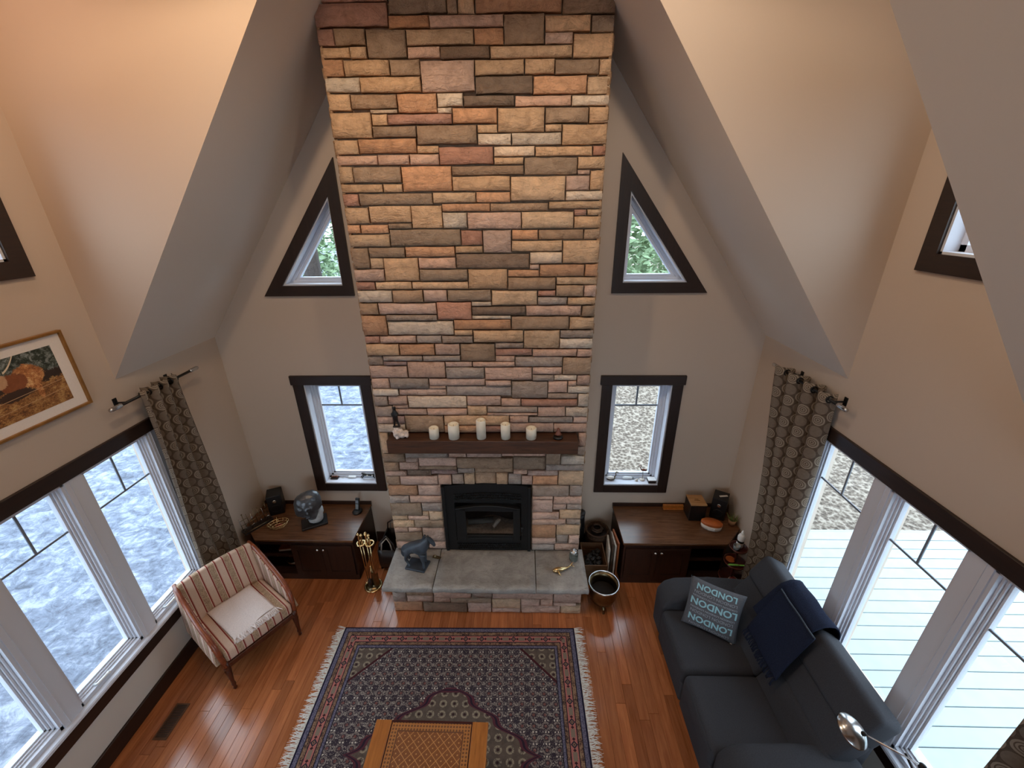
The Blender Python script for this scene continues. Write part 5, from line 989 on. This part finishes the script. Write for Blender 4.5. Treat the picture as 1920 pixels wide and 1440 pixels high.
# right window sill
sw = thing('swan_figurine', 'brass and cream swan figurine at the left of the right window sill', 'figurine', (1.365, 3.965, ZL)); meta('body', [(0, 0, .026, .045, .026, .024), (-.03, 0, .03, .025, .018, .016)], 'coat_white', sw, .01); obj('underside', lathe(B(), [(0, 0), (.04, .004), (.05, .018)], 18, sy=.6), 'old_brass', sw, True)
obj('neck', tube(B(), [(.04, 0, .03), (.055, 0, .06), (.05, 0, .09), (.058, 0, .105), (.075, 0, .10), (.085, 0, .092)], [.008, .006, .005, .008, .006, .002], 8), 'old_brass', sw, True)
tb = thing('white_tube', 'white tube of cream lying on the right window sill', 'tube', (1.56, 3.98, ZL)); obj('body', tube(B(), [(-.06, 0, .014), (-.04, 0, .016), (.04, 0, .016), (.05, 0, .012)], [.008, .015, .015, .008], 12), 'white_plastic', tb, True); obj('cap', tube(B(), [(.05, 0, .012), (.07, 0, .012)], .009, 10), 'pewter_cup', tb, True)
sg = thing('shell', 'small white shell on the right window sill beside the crane', 'shell', (1.645, 3.945, ZL)); obj('shell', lathe(B(), [(0, 0), (.014, .004), (.016, .012), (.008, .03), (0, .04)], 10, mt=Matrix.Rotation(.7, 4, 'Y')), 'coat_white', sg, True); obj('lip', torus(B(), (.0, 0, .006), .012, .003, 12, 6), 'coat_white', sg, True)
cn = thing('crane_figurine', 'standing crane figurine on one thin leg on the right window sill', 'figurine', (1.72, 3.965, ZL)); obj('base', lathe(B(), [(0, 0), (.032, 0), (.03, .01), (0, .016)], 16), 'coat_white', cn, True); obj('leg', tube(B(), [(0, 0, .012), (.004, 0, .06), (-.002, 0, .12)], .003, 6), 'old_brass', cn, True)
meta('body', [(0, 0, .135, .03, .017, .016), (.025, 0, .128, .02, .012, .010)], 'copper_glaze', cn, .009); obj('neck', tube(B(), [(-.024, 0, .14), (-.034, 0, .165), (-.026, 0, .185), (-.034, 0, .20), (-.048, 0, .194), (-.06, 0, .182)], [.007, .005, .005, .007, .004, .001], 8), 'copper_glaze', cn, True)
bq = thing('trinket_box', 'small white-topped dark box at the right of the right window sill', 'box', (1.815, 3.93, ZL)); obj('body', bx(-.042, .042, -.035, .035, 0, .032, bev=.002), 'leather', bq); obj('lid', bx(-.043, .043, -.036, .036, .032, .042, bev=.002), 'white_plastic', bq)

# ================================================================== rug and coffee table
def strands(bm, p0, p1, out, n, L, z, rr, jit=.3):
    """flat fringe tassels from p0 to p1 pointing along out"""
    p0, p1, out = Vector(p0), Vector(p1), Vector(out)
    al = (p1-p0).normalized()
    for i in range(n):
        b = p0.lerp(p1, (i+.5)/n); w_ = (p1-p0).length/n*.62; l = L*rr.uniform(.75, 1.1); sk = al*rr.uniform(-jit, jit)*L
        a0 = b-al*w_/2; a1 = b+al*w_/2; m_ = b + out*l*.5 + sk*.4 + Vector((0, 0, rr.uniform(0, .006))); t = b + out*l + sk + Vector((0, 0, -.001))
        q = [bm.verts.new(v) for v in (a0, a1, m_+al*w_*.45, m_-al*w_*.45)]; bm.faces.new(q)
        e = [bm.verts.new(t+al*w_*.2), bm.verts.new(t-al*w_*.2)]; bm.faces.new((q[3], q[2], e[0], e[1]))
rr = random.Random(11)
rg = thing('area_rug', 'patterned blue, red and cream wool rug with white fringed ends', 'rug', (-.24, 1.735, .0), .012)
obj('pile', bx(-RUGX, RUGX, -RUGY, RUGY, .001, .010, bev=.003), 'rug_wool', rg)
for s in (-1, 1):
    bm = B(); strands(bm, (s*RUGX, -RUGY, .006), (s*RUGX, RUGY, .006), (s, 0, 0), 260, .09, 0, rr); strands(bm, (s*RUGX, -RUGY, .008), (s*RUGX, RUGY, .008), (s, 0, 0), 220, .075, 0, rr, .5); tag(obj('fringe', bm, 'fringe', rg, recalc=False), kind='stuff')
tb = thing('coffee_table', 'orange-brown wooden coffee table with a carved lattice top', 'table', (-.275, 1.165, .011), -.006)
ZT = .437
obj('carved_top', bx(-.275, .275, -.553, .553, ZT-.02, ZT-.004), 'carved_panel', tb)
for s in (-1, 1):
    a, b = sorted((s*.283, s*.393)); obj('side_board', bx(a, b, -.568, .568, ZT-.026, ZT, bev=.004), 'table_wood', tb)
    a, b = sorted((s*.2755, s*.2825)); obj('groove', bx(a, b, -.553, .553, ZT-.02, ZT-.008), 'cherry', tb)
    obj('end_rail', bx(-.283, .283, *sorted((s*.553, s*.568)), ZT-.026, ZT, bev=.002), 'cherry', tb)
    obj('apron', bx(-.36, .36, *sorted((s*.52, s*.54)), ZT-.10, ZT-.026), 'table_wood', tb); a, b = sorted((s*.345, s*.365)); obj('apron', bx(a, b, -.52, .52, ZT-.10, ZT-.026), 'table_wood', tb)
    for t in (-1, 1): obj('leg', lathe(B(), [(0, 0), (.022, 0), (.03, .04), (.022, .12), (.032, .28), (.026, .33), (.034, .36), (.034, ZT-.026), (0, ZT-.026)], 14, (s*.345, t*.52, 0)), 'table_wood', tb, True)

# ================================================================== armchair
AR = math.radians(56.7)
ch = thing('striped_armchair', 'small wooden-framed armchair in cream and red striped cloth by the left windows', 'armchair', (-2.17, 2.585, 0), AR)
# backrest, slightly curved and leaning
def backf(t):
    return lambda a, b: Vector((-.30 + .60*a, .235 + .075*b + .02*(1-(2*a-1)**2) + t, .40 + .42*b + .012*math.sin(PI*a)*b))
bm = grid(B(), backf(0), 12, 10); o = obj('backrest', bm, 'stripe_x', ch, True); mo = o.modifiers.new('t', 'SOLIDIFY'); mo.thickness = .055; mo.offset = -1; mo = o.modifiers.new('b', 'BEVEL'); mo.width = .015; mo.segments = 3
for s in (-1, 1):
    prof = [(.31, .30), (.325, .79), (.18, .755), (.05, .69), (-.08, .625), (-.18, .585), (-.245, .53), (-.275, .44), (-.285, .33)]
    a, b = sorted((s*.288, s*.322))
    bm = prism(B(), prof, 'x', a, b, bev=.004)
    for v in bm.verts: v.co.x += s*.03*max(0, .56 - v.co.z)/.26*(1 if abs(v.co.x) > .305 else 0)
    arm = obj('arm', bm, 'stripe_y', ch)
    obj('arm_rail', tube(B(), [(s*.302, .325, .812), (s*.308, .25, .79), (s*.315, .12, .735), (s*.318, -.02, .665), (s*.318, -.14, .61), (s*.314, -.215, .575), (s*.310, -.265, .52), (s*.306, -.29, .44), (s*.300, -.298, .36), (s*.295, -.295, .29)], [.016, .019, .021, .022, .022, .022, .022, .021, .02, .022], 10), 'chair_wood', arm, True)
    obj('front_leg', lathe(B(), [(0, 0), (.012, 0), (.016, .012), (.011, .03), (.018, .06), (.013, .08), (.02, .17), (.026, .235), (.018, .245), (.026, .26), (.026, .33), (0, .33)], 14, (s*.29, -.29, 0)), 'chair_leg_wood', ch, True)
    obj('rear_leg', tube(B(), [(s*.27, .355, 0), (s*.275, .31, .16), (s*.28, .285, .34)], [.015, .02, .024], 10), 'chair_leg_wood', ch, True)
    a, b = sorted((s*.275, s*.30)); obj('side_rail', bx(a, b, -.27, .28, .265, .32), 'chair_wood', ch)
obj('front_rail', bx(-.275, .275, -.318, -.28, .265, .318, bev=.006), 'chair_leg_wood', ch)
obj('rear_rail', bx(-.27, .27, .27, .295, .265, .32), 'chair_wood', ch)
obj('seat', bx(-.284, .284, -.316, .262, .318, .438, bev=.03, seg=4), 'stripe_x', ch, True)
# white towel over the seat
tw = thing('white_throw', 'white fringed towel spread over the seat of the striped armchair', 'throw', (-2.17, 2.585, .438), AR)
def twf(a, b):
    x = -.185 + .36*a + .02*(b-.5); y = .20 - .50*b; z = .010 + .004*math.sin(a*7+b*3) + .003*math.sin(b*13)
    if y < -.285: z -= (-.285-y)*1.4
    return Vector((x, y, z))
o = obj('cloth', grid(B(), twf, 20, 24), 'towel', tw, True); solid(o, .008, 1)
bm = B(); strands(bm, twf(0, .9) + Vector((0, -.012, .022)), twf(1, .9) + Vector((0, -.012, .022)), (0, -.9, -.1), 40, .075, 0, random.Random(4), .35); tag(obj('fringe', bm, 'towel', tw, recalc=False), kind='stuff')
obj('fold', grid(B(), lambda a, b: twf(.52 + .44*a, .04 + .85*b) + Vector((0, 0, .012 + .004*math.sin(a*3))), 10, 16), 'towel', tw, True); solid(tw.children[-1], .006, 1)

# ================================================================== sofa
sf = thing('sofa', 'dark charcoal-blue two-seat fabric sofa with high channelled backs by the right windows', 'sofa', (2.05, 2.08, 0))
def sofabox(name, x0, x1, y0, y1, z0, z1, bev, seg=5, parent=sf, rot=None, mat='sofa_fabric'):
    bm = bx(x0-2.05, x1-2.05, y0-2.08, y1-2.08, z0, z1, bev=bev, seg=seg); return obj(name, bm, mat, parent, True)
sofabox('base', 1.66, 2.42, 1.40, 2.78, .07, .32, .03)
for y in (1.45, 2.68):
    for x in (1.70, 2.36): obj('leg', lathe(B(), [(0, 0), (.018, 0), (.024, .07), (0, .07)], 12, (x-2.05, y-2.08, 0)), 'black_plastic', sf, True)
for y0, y1 in ((1.565, 2.082), (2.086, 2.635)):
    c = sofabox('seat_cushion', 1.585, 2.16, y0, y1, .27, .465, .055, 6); q = y0-2.08
    sofabox('front_panel', 1.60, 1.67, y0+.004, y1-.004, .09, .30, .02, 3)
    obj('piping', tube(B(), [(-.452, q+.03, .44), (-.456, (y0+y1)/2-2.08, .443), (-.452, y1-2.08-.03, .44)], .004, 6), 'sofa_fabric', c, True)
def arm(y0, y1):
    # rounded arm, dropping to the front
    pr = [(-.44, .08), (.42, .08), (.44, .50), (.36, .60), (.0, .625), (-.30, .61), (-.40, .57), (-.45, .48)]
    return obj('arm', prism(B(), pr, 'y', y0-2.08, y1-2.08, bev=.05, seg=5), 'sofa_fabric', sf, True)
arm(2.625, 2.86); arm(1.34, 1.575)
def pad(y0, y1, u0, u1, th, parent, name, bulge=.02):
    """pad on the reclined back plane; u runs up the back"""
    bp = Vector((2.125-2.05, 0, .40)); up = Vector((.36, 0, .60)).normalized(); nr = Vector((up.z, 0, -up.x))*-1
    mt = Matrix(((up.x, 0, nr.x, bp.x), (0, 1, 0, 0), (up.z, 0, nr.z, bp.z), (0, 0, 0, 1)))
    return obj(name, box(B(), u0, u1, y0-2.08, y1-2.08, -.14, th, mt=mt, bev=.045, seg=5), 'sofa_fabric', parent, True)
for y0, y1 in ((1.475, 2.078), (2.084, 2.735)):
    c = pad(y0, y1, .0, .27, .035, sf, 'back_cushion'); pad(y0+.001, y1-.001, .225, .46, .03, c, 'middle_channel'); pad(y0, y1, .43, .69, .06, c, 'headrest')
obj('back_panel', prism(B(), [(.30, .10), (.42, .10), (.47, .80), (.44, .90), (.36, .86), (.22, .40)], 'y', 1.50-2.08, 2.70-2.08, bev=.03, seg=4), 'sofa_fabric', sf, True)

# cushion with the city name printed upside down
Wv = Vector((.86, -.51, 0)).normalized(); Uv = Vector((.22, .30, .93)); Uv = (Uv - Wv*Uv.dot(Wv)).normalized(); Nv = Wv.cross(Uv)
pc = Vector((1.935, 2.47, .66))
pw = thing('london_cushion', 'grey scatter cushion printed LONDON in pale blue, upside down on the sofa', 'cushion', (0, 0, 0))
pw.matrix_world = Matrix(((Wv.x, Uv.x, Nv.x, pc.x), (Wv.y, Uv.y, Nv.y, pc.y), (Wv.z, Uv.z, Nv.z, pc.z), (0, 0, 0, 1)))
HS = .212
def puff(x, y):
    a, b = min(1, abs(x)/HS), min(1, abs(y)/HS); return .055*((1-a**2.6)*(1-b**2.6))**.5
def pinch(a, b):
    x, y = (2*a-1), (2*b-1); k = 1 - .07*(1-x*x)*abs(y)**3 ; k2 = 1 - .07*(1-y*y)*abs(x)**3
    return HS*x*k2, HS*y*k
def pf(sg):
    def f(a, b):
        x, y = pinch(a, b); u, v = 2*a-1, 2*b-1
        return Vector((x, y, sg*.06*max(0, (1-abs(u)**2.6)*(1-abs(v)**2.6))**.5))
    return f
bm = B(); grid(bm, pf(1), 20, 20); grid(bm, pf(-1), 20, 20); bmesh.ops.remove_doubles(bm, verts=bm.verts, dist=.0005); obj('cover', bm, 'pillow_cloth', pw, True)
def text_mesh(s, size, bold=0.0):
    cu = bpy.data.curves.new('t', 'FONT'); cu.body = s; cu.size = size; cu.align_x = 'CENTER'; cu.align_y = 'CENTER'; cu.offset = bold; cu.resolution_u = 3
    o = bpy.data.objects.new('t', cu); COL.objects.link(o); bpy.context.view_layer.update(); me = bpy.data.meshes.new_from_object(o.evaluated_get(bpy.context.evaluated_depsgraph_get())); bpy.data.objects.remove(o); bpy.data.curves.remove(cu); return me
def cushion_line(s, size, yc, mat, bold, width):
    me = text_mesh(s, size, bold); bm = B(); bm.from_mesh(me); bpy.data.meshes.remove(me)
    xs = [v.co.x for v in bm.verts]; k = width/(max(xs)-min(xs)); mid = (max(xs)+min(xs))/2; ys = [v.co.y for v in bm.verts]; my = (max(ys)+min(ys))/2
    bmesh.ops.triangulate(bm, faces=bm.faces[:])
    for _ in range(3):
        es = [e for e in bm.edges if e.calc_length() > .014/k]
        if es: bmesh.ops.subdivide_edges(bm, edges=es, cuts=1); bmesh.ops.triangulate(bm, faces=bm.faces[:])
    for v in bm.verts:
        x = -(v.co.x-mid)*k; y = -(v.co.y-my) + yc                     # turned half a turn
        u, w2 = max(-1, min(1, x/HS)), max(-1, min(1, y/HS)); v.co = Vector((x, y, .06*max(0, (1-abs(u)**2.6)*(1-abs(w2)**2.6))**.5 + .0022))
    obj('printed_line', bm, mat, pw, recalc=False)
cushion_line('LONDON', .062, .158, 'pillow_print', .0016, .30); cushion_line('LONDON LONDON', .032, .112, 'pillow_print_pale', 0, .32); cushion_line('LONDON LONDON LONDON', .019, .080, 'pillow_print_pale', .0004, .33)
cushion_line('LONDON', .076, .034, 'pillow_print', .0022, .345); cushion_line('LONDON LONDON LONDON', .019, -.016, 'pillow_print_pale', .0004, .33); cushion_line('LONDON LONDON', .034, -.048, 'pillow_print_pale', 0, .32)
cushion_line('LONDON', .074, -.105, 'pillow_print', .0022, .33); cushion_line('LONDON LONDON', .030, -.160, 'pillow_print_pale', 0, .30)
obj('care_tag', bx(.17, .185, -.215, -.19, -.003, .003), 'coat_white', pw)

# navy throw over the back of the sofa
nt = thing('navy_throw', 'folded navy throw with a fringe hanging over the back of the sofa', 'throw', (2.05, 2.2, 0), 0)
path = [(.50, .70), (.505, .86), (.50, .985), (.465, 1.045), (.40, 1.055), (.335, 1.02), (.285, .94), (.235, .85), (.185, .765), (.145, .69), (.115, .63)]
def navy(off, y0, y1, n0, n1, sk=0.0):
    def f(a, b):
        t = n0 + (n1-n0)*b; i = min(int(t), len(path)-2); q = t-i; p = Vector((path[i][0]*(1-q)+path[i+1][0]*q, 0, path[i][1]*(1-q)+path[i+1][1]*q)); d0 = Vector((path[i+1][0]-path[i][0], 0, path[i+1][1]-path[i][1])).normalized(); nn = Vector((-d0.z, 0, d0.x))*(-1)
        if nn.z < -.2: nn = -nn
        if nn.dot(Vector((p.x-.36, 0, p.z-.8))) < 0 and i < 4: nn = -nn
        return Vector((p.x, y0 + (y1-y0)*a + sk*b, p.z)) + (Vector((-.86, 0, .5)) if i > 4 else nn)*(off + .004*math.sin(a*11 + b*3))
    return f
o = obj('under_layer', grid(B(), navy(.012, -.185, .215, 0, 8.2), 14, 26), 'navy_cloth', nt, True); solid(o, .008)
top = navy(.030, -.235, .165, 5.2, 9.8, -.05)
o = obj('folded_layer', grid(B(), top, 14, 18), 'navy_cloth', nt, True); solid(o, .010)
obj('hem', tube(B(), [top(k/10, 0) + Vector((-.004, 0, .004)) for k in range(11)], .006, 6), 'navy_hem', nt, True)
bm = B(); rr = random.Random(8)
for k in range(44):
    p = top((k+.5)/44, 1); q = p + Vector((-.035, rr.uniform(-.02, .02), -.05)); tube(bm, [p, (p+q)/2 + Vector((-.006, rr.uniform(-.008, .008), .004)), q], .0042, 5)
tag(obj('fringe', bm, 'navy_cloth', nt, True), kind='stuff')

# ================================================================== curtains and rods
def curtain(s, yt0, yt1, yb0, yb1, ztop, label, x=2.585, nf=3.5, ph=0.0):
    e = thing('curtain', label, 'curtain', (s*x, (yt0+yt1)/2, 0), group='brown circle-patterned curtains'); cy = (yt0+yt1)/2; width = 1.05; amp = .05
    def f(a, b):
        z = ztop - (ztop-.02)*b; y0 = yt0 + (yb0-yt0)*min(1, b*1.3); y1 = yt1 + (yb1-yt1)*min(1, b*1.3)
        am = amp*(1-.25*b)
        return Vector((am*math.sin(2*PI*nf*a + ph) + .012*math.sin(5*a+7*b), y0 + (y1-y0)*a - cy + .012*math.sin(2*PI*nf*a*2 + ph + 2*b), z))
    bm = grid(B(), f, 90, 40, uv=lambda a, b: (a*width + 2, (ztop-(ztop-.02)*b))); o = obj('cloth', bm, 'curtain_cloth', e, True); solid(o, .004)
    n = int(nf*2)
    for k in range(n):
        a = (k*.5 + .5 - ph/(2*PI) % .5)/nf
        if a > .99 or a < .01: continue
        c = f(a, .02); obj('grommet', torus(B(), (0, 0, 0), .024, .006, 18, 6, Matrix.Translation((0, c.y, ztop-.042)) @ Matrix.Rotation(PI/2, 4, 'X') @ Matrix.Rotation(0, 4, 'Y')), 'iron', e, True)
    return e
def rod(s, y0, y1, z, label, x=2.585):
    e = thing('curtain_rod', label, 'curtain rod', (s*x, (y0+y1)/2, z), group='dark curtain rods with silver ends'); h = (y1-y0)/2
    obj('pole', tube(B(), [(0, -h, 0), (0, h, 0)], .011, 12), 'iron', e, True)
    for q in (-1, 1):
        obj('finial', lathe(B(), [(0, 0), (.014, 0), (.0165, .008), (.0165, .085), (.013, .095), (0, .097)], 14, mt=Matrix.Translation((0, q*h, 0)) @ Matrix.Rotation(-q*PI/2, 4, 'X')), 'chrome', e, True)
    for q in (-h*.86, h*.55):
        b = obj('bracket', tube(B(), [(0, q, 0), (s*.06, q, -.004), (s*(W-x), q, -.004)], .007, 8), 'iron', e, True); obj('wall_plate', bx(*sorted((s*(W-x-.006), s*(W-x))), q-.016, q+.016, -.04, .03), 'iron', b)
rod(-1, 2.68, 3.36, 2.435, 'dark curtain rod with silver ends beside the picture on the left wall'); curtain(-1, 2.82, 3.20, 2.76, 3.27, 2.478, 'brown curtain with pale circles, bunched at the left windows', nf=3.5, ph=.4)
rod(1, 2.70, 3.42, 2.435, 'dark curtain rod with silver ends near the stone gable on the right wall'); curtain(1, 2.76, 3.38, 2.70, 3.10, 2.478, 'brown curtain with pale circles, hanging behind the far end of the sofa', nf=3.5, ph=2.0)
rod(1, .45, 1.17, 2.435, 'dark curtain rod near the loft on the right wall'); curtain(1, .55, 1.13, .60, 1.15, 2.478, 'brown curtain with pale circles in the bottom right corner', nf=3.5, ph=1.0)

# ================================================================== picture, lamp, floor register
pcx = thing('framed_picture', 'framed picture of a long-horned shaggy cow in a meadow on the left wall', 'picture', (-W, 2.185, 2.778), PI/2)
hw, hh = .375, .2625; y0, y1 = -.034, -.004
for r in ((-hw, -hw+.016, -hh, hh), (hw-.016, hw, -hh, hh), (-hw+.016, hw-.016, -hh, -hh+.016), (-hw+.016, hw-.016, hh-.016, hh)): obj('frame_side', bx(r[0], r[1], y0, y1, r[2], r[3], bev=.002), 'gilt_frame', pcx)
obj('mat', bx(-hw+.016, hw-.016, -.016, -.005, -hh+.016, hh-.016), 'mat_board', pcx); obj('print', bx(-.285, .285, -.0175, -.016, -.185, .185), 'cow_print', pcx)
lm = thing('reading_lamp', 'slender metal reading lamp with a brushed steel dish shade behind the sofa', 'lamp', (2.30, 1.17, 0))
obj('base', lathe(B(), [(0, 0), (.11, 0), (.112, .012), (.02, .022), (0, .022)], 24), 'chrome', lm, True); obj('pole', tube(B(), [(0, 0, .02), (0, 0, 1.22)], .008, 8), 'iron', lm, True)
obj('joint', ball(B(), (0, 0, 1.225), .018, 10), 'iron', lm, True); obj('arm', tube(B(), [(.12, -.06, 1.19), (0, 0, 1.23), (-.185, .13, 1.235)], .0045, 7), 'chrome', lm, True); obj('brace', tube(B(), [(0, 0, 1.14), (-.04, .05, 1.23)], .0055, 6), 'iron', lm, True)
mt = Matrix.Translation((-.215, .152, 1.22)) @ Matrix.Rotation(.45, 4, Vector((.6, .8, 0)))
sh = obj('shade', lathe(B(), [(0, .03), (.012, .03), (.05, .018), (.078, -.008), (.08, -.014), (.076, -.012), (.045, .012), (0, .022)], 40, mt=mt), 'chrome', lm, True); obj('hub', ball(B(), (-.185, .13, 1.235), .012, 8), 'iron', sh, True)
rgm = thing('floor_register', 'slotted brown metal floor vent in front of the left windows', 'vent', (-2.437, 1.925, 0))
bm = B(); f0, f1, g0, g1 = -.055, .055, -.128, .128
for r in ((f0, f0+.014, g0, g1), (f1-.014, f1, g0, g1), (f0+.014, f1-.014, g0, g0+.014), (f0+.014, f1-.014, g1-.014, g1)): box(bm, *r, .0005, .005)
obj('frame', bm, 'vent_metal', rgm); obj('backing', bx(f0+.012, f1-.012, g0+.012, g1-.012, .0002, .001), 'black_plastic', rgm)
for k in range(19): obj('louver', bx(f0+.014, f1-.014, g0+.018 + k*.0118, g0+.0235 + k*.0118, .001, .004), 'vent_metal', rgm)
